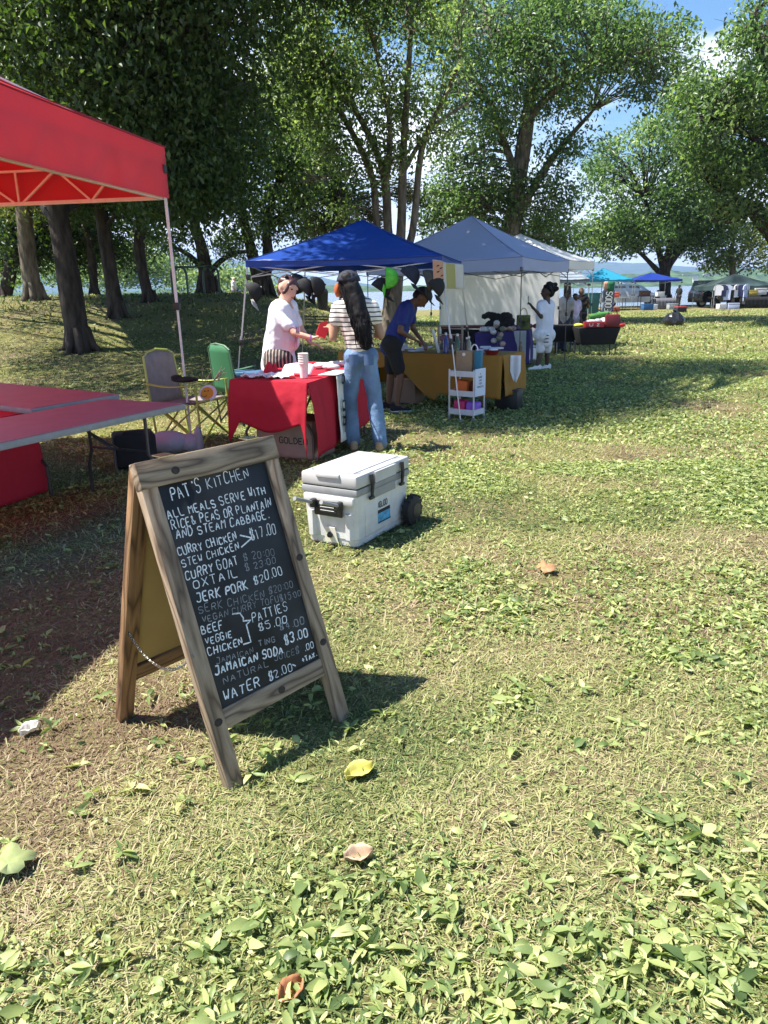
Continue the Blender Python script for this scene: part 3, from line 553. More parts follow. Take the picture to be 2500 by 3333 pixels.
# ---------------------------------------------------- chalkboard A-frame
def sign():
    FL = Vector((-.50, 2.02, gz(-.5, 2.02))); U = Vector((.33, .39, 0)).normalized(); back = Vector((-.7634, .6459, 0)); W_ = .56
    top = FL+U*.034+back*.335+Vector((0, 0, 1.01)); Vv = (top-FL); Ln = Vv.length
    root = thing('chalkboard_sign', 'wooden A-frame chalkboard menu sign standing on the sunny grass', 'sign', FL)
    wv = woodmat('weathered_wood', 'y', (.10, .066, .042), (.25, .18, .12), (.33, .25, .175)); wh = woodmat('weathered_wood_rail', 'x', (.09, .06, .04), (.24, .175, .115), (.33, .25, .17))
    ww = woodmat('brown_wood', 'y', (.09, .045, .02), (.24, .13, .06), (.30, .17, .08)); wwh = woodmat('brown_wood_rail', 'x', (.06, .03, .015), (.20, .11, .05), (.27, .15, .07))
    brd = mat('chalkboard', (.019, .022, .026), .6, var=.75, vscale=4, spec=.3, detail=9); chk = mat('chalk', (.74, .77, .80), .95, var=.3, vscale=130); chd = mat('faint_chalk', (.25, .26, .28), .95, var=.4, vscale=110)
    hard = mat('hardboard', (.42, .29, .12), .7, var=.1, vscale=5)
    F = frame(U, Vv, (0, 0, 0)); T_ = .034; sw = .058
    def plank(x0, x1, y0, y1, z0, z1, nm, m, MM): return MB().box(((x0+x1)/2, (y0+y1)/2, (z0+z1)/2), (x1-x0, y1-y0, z1-z0), b=.003).build(nm, m, root, M=MM)
    plank(0, sw, 0, Ln, -T_, 0, 'stile', wv, F); plank(W_-sw, W_, 0, Ln, -T_, 0, 'stile', wv, F)
    plank(-.002, W_+.002, Ln-.082, Ln+.003, -T_+.004, .006, 'top_rail', wh, F); plank(sw, W_-sw, .185, .25, -T_+.004, -.004, 'bottom_rail', wh, F)
    bo = plank(sw, W_-sw, .25, Ln-.08, -.022, -.010, 'chalkboard', brd, F)
    # lettering: positions read off the board as seen, mapped back to its plane
    q = lambda px, py: ((1541/850)*(px-350), (1541/850)*(py-1380))
    src = [(335, 305), (955, 180), (1245, 1425), (680, 1690)]; x0, x1, y0, y1 = sw, W_-sw, .25, Ln-.08; dst = [(x0, y1), (x1, y1), (x1, y0), (x0, y0)]
    Am = []; bv = []
    for (x, y), (u, v) in zip(src, dst): Am += [[x, y, 1, 0, 0, 0, -u*x, -u*y], [0, 0, 0, x, y, 1, -v*x, -v*y]]; bv += [u, v]
    H = np.append(np.linalg.solve(np.array(Am, float), np.array(bv, float)), 1).reshape(3, 3)
    def hm_(p): a = H @ np.array([p[0], p[1], 1.0]); return (sw+.014+(a[0]/a[2]-sw)*.955, a[1]/a[2])
    br = MB(); dm = MB(); r2 = random.Random(5); Z = -.0092
    rows = [('"', 352, 335, 385, 328, 70, 0), ("PAT'S", 405, 398, 590, 352, 88, 0), ('KITCHEN', 618, 338, 880, 272, 68, 0), ('"', 876, 225, 905, 218, 60, 0),
     ('ALL MEALS SERVE WITH', 380, 518, 972, 380, 56, 0), ('RICE& PEAS OR PLANTAIN', 402, 582, 1004, 465, 58, 0), ('AND STEAM CABBAGE.', 425, 642, 988, 536, 56, 0),
     ('CURRY CHICKEN', 434, 748, 792, 660, 52, 0), ('STEW CHICKEN', 456, 818, 804, 722, 46, 0), ('$17.00', 870, 672, 1028, 636, 66, 0), ('CURRY GOAT', 475, 898, 796, 816, 58, 0), ('$ 20:00', 822, 800, 1015, 768, 44, 1),
     ('OXTAIL', 520, 955, 795, 888, 54, 0), ('$ 23:00', 832, 862, 1020, 815, 42, 1), ('JERK PORK', 535, 1040, 852, 970, 58, 0), ('$20.00', 880, 948, 1058, 888, 56, 0), ('SERK CHICKEN', 545, 1108, 948, 1030, 48, 1), ('$20:00', 965, 1012, 1118, 975, 44, 1),
     ('VEGAN CURRY TOFU', 565, 1168, 1030, 1058, 44, 1), ('$15:00', 1032, 1062, 1160, 1030, 42, 1), ('BEEF', 560, 1238, 695, 1205, 50, 0), ('PATTIES', 862, 1182, 1080, 1112, 64, 0), ('VEGGIE', 580, 1302, 745, 1262, 46, 0), ('$5.00', 900, 1238, 1078, 1190, 52, 0),
     ('CHICKEN', 595, 1372, 808, 1305, 46, 0), ('JAMAICAN', 640, 1420, 870, 1365, 38, 1), ('TING', 895, 1330, 1000, 1305, 38, 1), ('$4.00', 1022, 1240, 1180, 1205, 42, 1), ('JAMAICAN SODA', 630, 1488, 1045, 1375, 54, 0), ('$3.00', 1050, 1328, 1198, 1278, 58, 0),
     ('NATURAL', 680, 1548, 960, 1450, 44, 1), ('JUICE$', 985, 1425, 1140, 1385, 44, 1), ('.00', 1165, 1378, 1228, 1350, 44, 0), ('WATER', 680, 1648, 908, 1570, 64, 0), ('$2.00', 950, 1545, 1098, 1482, 54, 0), ('+TAX.', 1150, 1448, 1242, 1405, 32, 0)]
    for tx, a, b, c, d, h, dim in rows:
        p0, p1 = hm_((a, b)), hm_((c, d)); t0, t1 = hm_((a, b-h)), hm_((c, d-h)); hh = ((t0[1]-p0[1])+(t1[1]-p1[1]))/2*.93
        write(dm if dim else br, tx, p0, p1, hh*1.06, (.0027 if dim else .0036)*r2.uniform(.75, 1.3), Z, .14, r2, .36)
    for pl in ([(800, 637), (868, 656)], [(806, 712), (868, 660)], [(740, 1122), (785, 1118), (806, 1150), (803, 1168), (850, 1166), (822, 1192), (846, 1300), (800, 1312)], [(1088, 1452), (1108, 1462)]):
        P = []
        for i in range(len(pl)-1):
            for t in (0, .5): P.append(hm_((pl[i][0]+(pl[i+1][0]-pl[i][0])*t, pl[i][1]+(pl[i+1][1]-pl[i][1])*t)))
        P.append(hm_(pl[-1])); ribbon(br, P, .005, Z)
    br.build('lettering', chk, bo, smooth=0); dm.build('faint_lettering', chd, bo, smooth=0)
    # back panel
    BF = FL+back*.665; Bt = FL+U*.034+back*.365+Vector((0, 0, 1.005)); Vb = Bt-BF; Lb = Vb.length; G = frame(U, Vb, BF-FL)
    plank(0, sw, 0, Lb, 0, T_, 'stile', ww, G); plank(W_-sw, W_, 0, Lb, 0, T_, 'stile', ww, G); plank(sw, W_-sw, Lb-.08, Lb-.001, .003, T_-.003, 'top_rail', wwh, G); plank(sw, W_-sw, .185, .25, .003, T_-.003, 'bottom_rail', wwh, G)
    plank(sw, W_-sw, .25, Lb-.08, .012, .02, 'back_board', hard, G)
    for u in (.08, W_-.13): MB().box((0, 0, 0), (.05, .05, .004)).build('hinge', M['chrome'], root, M=Matrix.Translation(U*u+U*.034+back*.35+Vector((0, 0, 1.017)))@frame(U, back, (0, 0, 0)))
    a = FL+Vv*.42-back*.0-FL; b = (BF-FL)+Vb*.42; a = a-U*.004; b = b-U*.004; mb = MB(); N = 46
    for i in range(N):
        t = i/(N-1); p = a.lerp(b, t)-Vector((0, 0, .10*4*t*(1-t))); p2 = a.lerp(b, (i+1)/(N-1))-Vector((0, 0, .10*4*((i+1)/(N-1))*(1-(i+1)/(N-1)))); d = (p2-p).normalized(); s = d.cross(Vector((0, 0, 1))).normalized() if i % 2 else Vector((0, 0, 1))
        c = p; ring = [c+d*.008*math.cos(k*math.pi/4)+s*.0045*math.sin(k*math.pi/4) for k in range(9)]; mb.tube(ring, .0016, 4)
    mb.build('chain', M['chrome'], root)
    kn = MB()
    for x, y, zz, m_ in ((.13, Ln-.045, .0068, 0), (.03, .22, .0006, 0), (.30, .215, -.0034, 0), (W_-.03, .3, .0006, 0), (W_-.03, .62, .0006, 0)): MB().lathe((x, y, zz), [(.016, 0), (.013, .0006)], 10, Matrix.Diagonal((1, .8, 1))).build('wood_knot', mat('knot', (.035, .025, .02), .8, var=.5, vscale=60), root, M=F)
sign()
# ---------------------------------------------------- wheeled cooler
def cooler():
    o = Vector((-.16, 4.30, 0)); o.z = gz(o.x, o.y); E2 = Vector((.505, .863, 0)).normalized(); rz = math.atan2(E2.y, E2.x); Lc, Wc, Hc = .66, .40, .33
    c = thing('wheeled_cooler', 'white wheeled cooler with grey lid and raised tow handle on the grass', 'cooler', o, rz)   # x runs along the long side, y across to the handle side's far edge
    wb = mat('cooler_white', (.60, .61, .61), .45, var=.13, vscale=9, detail=10, coat=.15)
    bm = MB()
    def sec(z, ins): return [(ins+.02, ins), (Lc-ins-.02, ins), (Lc-ins, ins+.02), (Lc-ins, Wc-ins-.02), (Lc-ins-.02, Wc-ins), (ins+.02, Wc-ins), (ins, Wc-ins-.02), (ins, ins+.02)]
    vs = []; levels = [(0.0, .035), (.012, .024), (.05, .021), (.056, .016), (Hc, .004)]
    for z, i in levels: vs += [(x, y, z) for x, y in sec(z, i)]
    fs = [tuple(reversed(range(8)))]
    for k in range(len(levels)-1): fs += [(k*8+i, k*8+(i+1) % 8, (k+1)*8+(i+1) % 8, (k+1)*8+i) for i in range(8)]
    fs.append(tuple(range((len(levels)-1)*8, len(levels)*8))); bm.add(vs, fs); bm.build('body', wb, c, 30)
    fr = MB(); fr.prism([(-.012, .05), (-.012, .08), (.02, .1), (.02, .03)], .06, .22); fr.prism([(-.012, Wc-.08), (-.012, Wc-.05), (.02, Wc-.03), (.02, Wc-.1)], .06, .22)
    fr.box((Lc*.42, .012, .16), (.34, .012, .20), b=.005); fr.box((-.001, Wc*.5, .30), (.03, .36, .05), b=.008)
    fr.build('side_ribs', wb, c)
    bd = MB(); bd.box((Lc/2, Wc/2, Hc+.023), (Lc+.004, Wc+.004, .042), b=.008)
    bd.prism([(.18, -.006), (.46, -.006), (.42, .02), (.22, .02)], Hc-.045, Hc+.01); bd.build('band', M['grey'], c)
    ld = MB(); ld.box((Lc/2, Wc/2, Hc+.088), (Lc+.004, Wc+.004, .082), b=.016); ld.box((Lc/2, Wc/2, Hc+.130), (Lc*.82, Wc*.74, .014), b=.006)
    ld.prism([(.2, -.012), (.46, -.012), (.44, .02), (.22, .02)], Hc+.05, Hc+.118)
    ld.box((.012, Wc/2, Hc+.118), (.05, .17, .028), b=.006); lo = ld.build('lid', M['lidgrey'], c)
    cm = MB()
    for x, y in ((.085, .07), (.085, Wc-.07), (Lc-.085, .07), (Lc-.085, Wc-.07)): MB().lathe((x, y, Hc+.1295), [(.044, 0), (.044, .0015), (.037, .0018), (.035, .0005)], 18).build('cup_holder', M['grey'], lo)
    lg = MB(); r2 = random.Random(2); write(lg, 'IGLOO', (0, 0), (.13, 0), .04, .006, 0, 0, r2); lg.build('lid_lettering', mat('lid_shadow_grey', (.42, .42, .41), .6), lo, smooth=0, M=Matrix.Translation((Lc*.42, .27, Hc+.1378))@Matrix.Rotation(R(-90), 4, 'Z')@Matrix.Scale(1, 4))
    MB().box((Lc/2, Wc/2, Hc+.046), (Lc-.01, Wc-.01, .004)).build('gasket', M['black'], c, 0)
    for x in (.15, .53):
        t = MB(); t.tube([(x, -.016, Hc+.115), (x, -.022, Hc+.05), (x, -.016, Hc-.02)], [.014, .013, .011], 6); t.box((x, -.014, Hc-.03), (.05, .022, .02), b=.006); t.build('latch', M['black'], c)
    hp = MB(); hp.box((-.010, Wc*.5, .245), (.02, .20, .095), b=.006)
    for z in (.225, .245, .265): hp.box((-.021, Wc*.5, z), (.006, .13, .012), b=.002)
    h = hp.build('handle_plate', M['black'], c)
    st = MB()
    for z in (.235, .256): st.box((-.0245, Wc*.5, z), (.002, .10, .003))
    st.build('plate_stripes', M['white'], h, 0)
    for y in (.105, Wc-.105):
        a = MB(); a.box((-.03, y, .275), (.045, .035, .055), b=.01); hh = a.build('handle_hub', M['black'], c)
        MB().tube([(-.04, y, .28), (-.19, y+.012, .338)], .011, 10).tube([(-.185, y+.012, .336), (-.20, y+.012, .342)], .013, 10).build('handle_arm', M['grey'], hh)
    d = MB(); d.prism([(-.05, 0), (.05, 0), (.035, .1), (-.035, .1)], 0, .004); d.build('drain_recess', mat('cream_plastic', (.70, .69, .58), .6), c, M=Matrix.Translation((.0125, Wc*.5, .025))@frame((0, -1, 0), (-.09, 0, 1), (0, 0, 0)))
    MB().lathe((.004, Wc*.5, .075), [(.016, 0), (.02, -.008), (.014, -.022), (.010, -.024)], 12, Matrix.Rotation(R(90), 4, 'Y')).build('drain_plug', M['black'], c)
    for y in (-.035, Wc+.035):
        wl = MB(); Mx = Matrix.Rotation(R(90), 4, 'X'); wl.lathe((Lc-.03, y, .10), [(.05, .034), (.085, .03), (.098, .02), (.10, 0), (.098, -.02), (.085, -.03), (.05, -.034)], 28, Mx)
        for k in range(14): th = k*2*math.pi/14; wl.box((Lc-.03+.1*math.cos(th), y, .10+.1*math.sin(th)), (.012, .05, .018), Matrix.Rotation(-th, 4, 'Y'))
        q = wl.build('wheel', mat('tyre_rubber', (.015, .014, .014), .7), c)
        hb = MB(); hb.lathe((Lc-.03, y, .10), [(.05, .037), (.03, .04), (.0, .04)], 16, Mx).lathe((Lc-.03, y, .10), [(.05, -.037), (.03, -.04), (.0, -.04)], 16, Mx); hb.build('hub', M['dsteel'], q)
    lt = MB(); write(lt, 'IGLOO', (0, 0), (.115, 0), .034, .0085, .0, 0, r2, .2); lt.build('logo_lettering', mat('logo_grey', (.07, .085, .10), .5), c, smooth=0, M=Matrix.Translation((.255, .0025, .205))@frame((1, 0, 0), (0, 0.06, 1), (0, 0, 0)))
    sk = MB().box((0, 0, 0), (.15, .085, .002)).build('label_sticker', mat('sticker_blue', (.05, .30, .52), .4, var=.5, vscale=30), c, 0, M=Matrix.Translation((.325, .004, .145))@frame((1, 0, 0), (0, .06, 1), (0, 0, 0)))
    MB().box((0, .033, .002), (.15, .02, .002)).box((0, -.036, .002), (.15, .006, .002)).build('sticker_band', M['ink'], sk, 0)
cooler()
# ---------------------------------------------------- pop-up canopies
def canopy_mesh(corners, ez, pz, vh, sag=.05, n=14, wr=.012, seed=0, ridge=0.0, valance_flare=.0):
    mb = MB(); c = [Vector((p[0], p[1], ez+vh)) for p in corners]; ctr = sum(c, Vector())/4
    ax = (c[1]-c[0]); long_ = (c[3]-c[0]).length; rd = (c[3]-c[0]).normalized()*ridge/2; apF = Vector((ctr.x, ctr.y, pz))-rd; apB = Vector((ctr.x, ctr.y, pz))+rd
    aps = [(apF, apF), (apF, apB), (apB, apB), (apB, apF)]   # sides: front(0-1), right(1-2), back(2-3), left(3-0)
    for k in range(4):
        A_, B_ = c[k], c[(k+1) % 4]; Pa, Pb = aps[k]; nrm = (B_-A_).cross(Pa-A_).normalized()
        def roof(u, v, A_=A_, B_=B_, Pa=Pa, Pb=Pb):
            lo = A_.lerp(B_, u); hi = Pa.lerp(Pb, u); p = lo.lerp(hi, v); p.z -= sag*math.sin(math.pi*v)*(1-.5*abs(2*u-1)) + sag*.5*math.sin(math.pi*u)*(1-v)
            q = Vector((p.x*2.3+seed, p.y*2.3, p.z*2.3)); e = min(1, 4*u, 4*(1-u)); p.z += wr*e*mnoise.fractal(q, .9, 2, 4); return p
        mb.grid(roof, n, n)
        o2 = Vector((nrm.x, nrm.y, 0)).normalized() if nrm.length else Vector()
        if o2.dot(((A_+B_)/2-ctr).normalized()) < 0: o2 = -o2
        def val(u, v, A_=A_, B_=B_, o2=o2):
            p = A_.lerp(B_, u); e = min(1, 6*u, 6*(1-u)); p.z -= sag*.5*math.sin(math.pi*u)*(1-v)+v*vh+.012*v*math.sin(u*math.pi)
            q = Vector((p.x*2+seed, p.y*2, v)); p += o2*(e*(.02*v*mnoise.noise(q*2.2)+valance_flare*v)); return p
        mb.grid(val, n*2, 4)
    bm = bmesh.new(); vl = [bm.verts.new(v) for v in mb.v]
    for f in mb.f: bm.faces.new([vl[i] for i in f])
    bmesh.ops.remove_doubles(bm, verts=bm.verts, dist=.002); bmesh.ops.recalc_face_normals(bm, faces=bm.faces); bm.verts.index_update()
    out_ = MB().add([v.co.copy() for v in bm.verts], [[v.index for v in f.verts] for f in bm.faces]); bm.free(); return out_
def canopy(name, label, corners, feet, ez, pz, vh, m, legm, legr=.018, sag=.05, ridge=0.0, scissor=True, skip=(), wr=.012, group='pop-up canopies', cat='canopy', n=14, trz=0, legpart=None):
    ctr = sum((Vector((p[0], p[1], 0)) for p in corners), Vector())/4; root = thing(name, label, cat, ctr, 0, group); off = -ctr
    cs = [Vector((p[0], p[1], 0))+off for p in corners]
    canopy_mesh(cs, ez, pz, vh, sag, n, wr, ridge=ridge, seed=ctr.x).build('canopy_roof', m, root, 50)
    sm = mat(m.name+'_seam', tuple(x*.55 for x in m.node_tree.nodes['Principled BSDF'].inputs['Base Color'].default_value[:3]), .7); apx = [Vector((0, 0, pz))-(cs[3]-cs[0]).normalized()*ridge/2]*2+[Vector((0, 0, pz))+(cs[3]-cs[0]).normalized()*ridge/2]*2
    for k in range(4):
        A_, B_ = cs[k]+Vector((0, 0, ez+vh)), cs[(k+1) % 4]+Vector((0, 0, ez+vh)); hp_ = []
        for q in range(13): v = q/12; p = A_.lerp(apx[k], v); p.z -= sag*.5*math.sin(math.pi*v)-.004; hp_.append(p)
        MB().tube(hp_, .007, 5).build('seam', sm, root)
        fo = []
        for q in range(13): u = q/12; p = A_.lerp(B_, u); p.z -= sag*.5*math.sin(math.pi*u)-.003; p += (p-Vector((0, 0, p.z))).normalized()*.004; fo.append(p)
        MB().tube(fo, .006, 5).build('seam', sm, root)
    for k, f in enumerate(feet):
        if k in skip or f is None: continue
        b = Vector((f[0], f[1], gz(f[0], f[1])))+off; t = Vector((cs[k].x, cs[k].y, ez+vh-.03)); t = t+(b-t)*0; t = Vector((t.x*.985, t.y*.985, t.z)); mid = b.lerp(t, .5)
        l = MB(); l.bar(mid, t, legr); l.bar(b, mid+Vector((0, 0, .08)), legr*.78); l.box(b+Vector((0, 0, .008)), (.07, .07, .016)); lo = l.build('leg', legm, root)
        MB().box(mid, (legr*2.6, legr*2.6, .07), b=.004).build('bracket', M['black'], lo); MB().box(t-Vector((0, 0, .16)), (legr*3, legr*3, .07), b=.004).build('bracket', M['black'], lo)
    if scissor:
        zt, zb = ez+vh-.05-trz, ez-.12-trz
        for k in range(4):
            a, b = cs[k]*.98, cs[(k+1) % 4]*.98; t = MB(); N = 2
            for i in range(N):
                p, q = a.lerp(b, i/N), a.lerp(b, (i+1)/N); t.bar((p.x, p.y, zt), (q.x, q.y, zb), .012).bar((p.x, p.y, zb), (q.x, q.y, zt), .012)
            t.build('truss', legm, root)
        t = MB()
        for k in range(4): t.bar((cs[k].x*.97, cs[k].y*.97, ez+vh-.04), (0, 0, pz-.06), .01)
        t.build('roof_strut', legm, root)
    return root
red = mat('red_canopy_cloth', (.50, .028, .05), .36, bump=.35, bscale=4, trans=.36, tcol=(.95, .03, .03), spec=.5)
blu = mat('blue_canopy_cloth', (.010, .06, .33), .45, bump=.4, bscale=5, trans=.22, tcol=(.02, .08, .45))
gry = mat('pale_grey_canopy_cloth', (.40, .45, .66), .5, bump=.1, bscale=20, trans=.25, tcol=(.5, .52, .58))
wht = mat('white_canopy_cloth', (.78, .79, .80), .5, bump=.1, bscale=20, trans=.35, tcol=(.8, .8, .8))
def red_tent():
    A0 = Vector((-1.97, 7.66, 0)); d1 = Vector((-.172, -.985, 0)).normalized(); d2 = Vector((-.985, .172, 0)).normalized(); L1, W1 = 5.9, 3.05
    cs = [A0+d1*L1+d2*W1, A0+d1*L1, A0, A0+d2*W1]
    r = canopy('red_canopy', 'red pop-up canopy on white legs over the folding tables', [(p.x, p.y) for p in cs], [(p.x, p.y) for p in cs], 2.37, 3.46, .44, red, M['steel'], .024, .03, 2.6, False, wr=.006, group=None, n=18)
    off = -r.location; zt, zb = 2.66, 2.37
    for k in range(4):
        a, b = cs[k]+off, cs[(k+1) % 4]+off; ctr_ = (a+b)/2; inn = -ctr_.normalized()*.05; ln = (b-a).length; nb = 2 if ln < 4 else 4; t = MB(); a = a+inn; b = b+inn
        P = lambda s, z: a.lerp(b, s)+Vector((0, 0, z))
        t.bar(P(.005, zb), P(.995, zb), .032).bar(P(.005, zt), P(.995, zt), .020)
        for i in range(nb):
            s0, s1, sm = i/nb, (i+1)/nb, (i+.5)/nb
            t.bar(P(s0+.02/nb, zb if 1 else zt), P(s0+.30/nb, zt), .018).bar(P(s0+.72/nb, zt), P(s1-.02/nb, zb), .018)
            if i: t.bar(P(s0, zb), P(s0, zt), .018)
            t.bar(P(sm, zb), P(s0+.30/nb, zt), .018).bar(P(sm, zb), P(s0+.72/nb, zt), .018)
        t.build('truss', M['steel'], r)
    for k in range(4): cn = cs[k]+off; MB().bar((cn.x*.98, cn.y*.98, 2.76), (cn.x*.02, cn.y*.45, 3.6), .014).build('roof_strut', M['steel'], r)
red_tent()
FR = Vector((at(1440, 838, 9.1).x, 9.10, 0)); fl_ = at(800, 872, 9.55); fd = Vector((fl_.x-FR.x, 9.55-9.10, 0)); BW = fd.length; fd.normalize(); dd = Vector((-fd.y, fd.x, 0))*-1
bc = [FR+fd*BW, FR, FR+dd*2.5, FR+fd*BW+dd*2.5]; bctr = sum(bc, Vector())/4; bfeet = [p+(p-bctr)*.165 for p in bc]; bfeet[1] = Vector((.93, 8.86, 0))
canopy('blue_canopy', 'royal blue slant-leg canopy hung with caps and dappled with sun', [(p.x, p.y) for p in bc], [(p.x, p.y) for p in bfeet], 1.80, 2.39, .07, blu, M['alu'], .018, .04, 0, True, trz=-.0)
Gs = Vector((.49, .87, 0)).normalized(); Gf = Vector((-.87, .49, 0)).normalized(); G0 = Vector((2.37, 13.09, 0)); gc = [G0+Gf*3.0, G0, G0+Gs*2.75, G0+Gs*2.75+Gf*3.0]
canopy('pale_canopy', 'pale grey canopy on black legs in tree shade beside the blue canopy', [(p.x, p.y) for p in gc], [(p.x, p.y) for p in gc], 1.78, 2.80, .21, gry, M['dsteel'], .016, .07, trz=-.02)
W0 = Vector((4.15, 18.1, 0)); wc = [W0+Gf*3.05, W0, W0+Gs*3.05, W0+Gs*3.05+Gf*3.05]
def white_tent():
    r = canopy('white_canopy', 'white canopy with a translucent side wall behind the pale grey one', [(p.x, p.y) for p in wc], [(p.x, p.y) for p in wc], 1.92, 2.80, .2, wht, M['alu'], .016, .05)
    off = -r.location; a, b = wc[0]+off, wc[1]+off
    wl = MB(); wl.grid(lambda u, v: a.lerp(b, u)*1.0+Vector((0, 0, .35+1.75*v))+Vector((0, 1, 0))*(.05*mnoise.noise(Vector((u*9, v*2, 0)))+.03*math.sin(u*40)*(u < .12)), 60, 10)
    wl.build('side_wall', mat('clear_wall_vinyl', (.80, .80, .80), .35, trans=.6, tcol=(.92, .92, .9)), r)
white_tent()
# ---------------------------------------------------- tables
def slab(corners, z, th, m, root, nm='tabletop'):
    vs = [Vector((p[0], p[1], z))-root.location for p in corners]; lo = [v-Vector((0, 0, th)) for v in vs]
    bm = bmesh.new(); B = [bm.verts.new(v) for v in lo+vs]; n = 4
    bm.faces.new(B[3::-1]); bm.faces.new(B[4:]); [bm.faces.new((B[i], B[(i+1) % 4], B[4+(i+1) % 4], B[4+i])) for i in range(4)]
    bmesh.ops.recalc_face_normals(bm, faces=bm.faces); bmesh.ops.bevel(bm, geom=bm.edges[:], offset=.006, segments=2, affect='EDGES'); bm.verts.index_update()
    o = MB().add([v.co.copy() for v in bm.verts], [[v.index for v in f.verts] for f in bm.faces]).build(nm, m, root, 30); bm.free(); return o
def folding_table(name, label, corners, z, m, legm, group=None, inset=.22, cat='table', th=.045):
    c = [Vector((p[0], p[1], 0)) for p in corners]; ctr = sum(c, Vector())/4; r = thing(name, label, cat, ctr, 0, group); slab(c, z, th, m, r)
    if m.name.startswith('dusty'):
        for k in range(4):
            p, q = c[k]-ctr, c[(k+1) % 4]-ctr; d = (q-p).normalized(); n_ = Vector((d.y, -d.x, 0)); n_ = n_ if n_.dot(p+q) > 0 else -n_; MB().box((0, 0, 0), ((q-p).length+.006, .006, th-.004), b=.002).build('table_edge', M['grey'], r, M=Matrix.Translation((p+q)/2+n_*.003+Vector((0, 0, z-th/2-.004)))@frame(d, Vector((-d.y, d.x, 0)), (0, 0, 0)))
    for s in (inset, 1-inset):
        a, b = c[0].lerp(c[1], s), c[3].lerp(c[2], s); fe = []
        for t in (.14, .86):
            p = a.lerp(b, t); q = a.lerp(b, .02 if t < .5 else .98)+(c[0]-c[1]).normalized()*(.05 if s < .5 else -.05); g = gz(q.x, q.y)
            l = MB(); l.tube([Vector((p.x, p.y, z-th))-ctr, Vector((p.x, p.y, z*.52))-ctr, Vector((q.x, q.y, z*.33))-ctr, Vector((q.x, q.y, g))-ctr], .013, 8); l.build('leg', legm, r); fe.append(Vector((p.x, p.y, z*.55))-ctr)
        MB().tube(fe, .01, 6).tube([(fe[0]+fe[1])/2, (fe[0]+fe[1])/2*.55+Vector((0, 0, z-th-.0-fe[0].z*.0-z*.0))*0+((fe[0]+fe[1])/2)*0+Vector((0, 0, (z-th-.03)-((fe[0]+fe[1])/2*.55).z))*1], .008, 6).build('brace', legm, r)
    return r
ttop = mat('dusty_red_lit_table_top', (.36, .15, .17), .5, var=.08, vscale=8)  # red light falling through the canopy is put into the tabletop colour
zt = .71; P = gr(600, 1312, zt); Qf = gr(0, 1440, zt); f = (Qf-P).normalized(); e = Vector((f.y, -f.x, 0)); 
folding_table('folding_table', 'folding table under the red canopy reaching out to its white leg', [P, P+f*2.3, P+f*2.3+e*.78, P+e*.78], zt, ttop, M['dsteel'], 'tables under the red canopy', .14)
a, b, c_ = gr(386, 1281, zt-.005), gr(165, 1318, zt-.005), gr(67, 1251, zt-.005); ex = (c_-a); a2 = a+ex*.0
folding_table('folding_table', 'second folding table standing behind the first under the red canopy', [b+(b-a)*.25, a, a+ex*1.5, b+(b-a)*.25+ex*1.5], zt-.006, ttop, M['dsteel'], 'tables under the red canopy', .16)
def cloth_table(name, label, FLc, FRc, depth, z, hang, m, edge_wr=.012, seed=0, cat='tablecloth', group=None, n=40, corner=.03):
    """a cloth over a table: hang(side, u) gives the height of the hem; sides front/right/back/left"""
    c0, c1 = Vector((*FLc, 0)), Vector((*FRc, 0)); d = Vector(depth+(0,)); cs = [c0, c1, c1+d, c0+d]; ctr = sum(cs, Vector())/4; mb = MB(); cl = [p-ctr for p in cs]
    mb.grid(lambda u, v: cl[0].lerp(cl[1], u).lerp(cl[3].lerp(cl[2], u), v)+Vector((0, 0, z+.004*mnoise.noise(Vector((u*6+seed, v*6, 0))))), n, n)
    for k in range(4):
        A_, B_ = cl[k], cl[(k+1) % 4]; o2 = ((A_+B_)/2).normalized(); t_ = (B_-A_).normalized(); nn = Vector((t_.y, -t_.x, 0)); nn = nn if nn.dot(o2) > 0 else -nn; ln = (B_-A_).length
        def fn(u, v, A_=A_, B_=B_, nn=nn, k=k, ln=ln):
            hz = hang(k, u); p = A_.lerp(B_, u); p.z = z-(z-hz)*v; q = Vector((u*ln*4+seed+k*9, v*1.6, k))
            wv = mnoise.noise(q*1.3)*.5+mnoise.noise(Vector((u*ln*9+seed, v*.7, k+5)))*.5; p += nn*((.012+edge_wr*2.2*(wv+.6))*min(1, v*2.5)*(z-hz)/.5+.02*v)
            p += nn*.004*mnoise.noise(Vector((u*ln*14, v*9, seed))); return p
        mb.grid(fn, n, 16)
    bm = bmesh.new(); vl = [bm.verts.new(v) for v in mb.v]; [bm.faces.new([vl[i] for i in ff]) for ff in mb.f]; bmesh.ops.remove_doubles(bm, verts=bm.verts, dist=.003); bmesh.ops.recalc_face_normals(bm, faces=bm.faces); bm.verts.index_update()
    o = MB().add([v.co.copy() for v in bm.verts], [[v.index for v in ff.verts] for ff in bm.faces]).build(name, m, None, 60, solid=.003); bm.free(); o.location = ctr; tag(o, label, cat, group); return o, cs
redc = mat('red_cotton', (.50, .022, .045), .75, bump=.5, bscale=7, trans=.22, tcol=(.8, .02, .03), spec=.25)
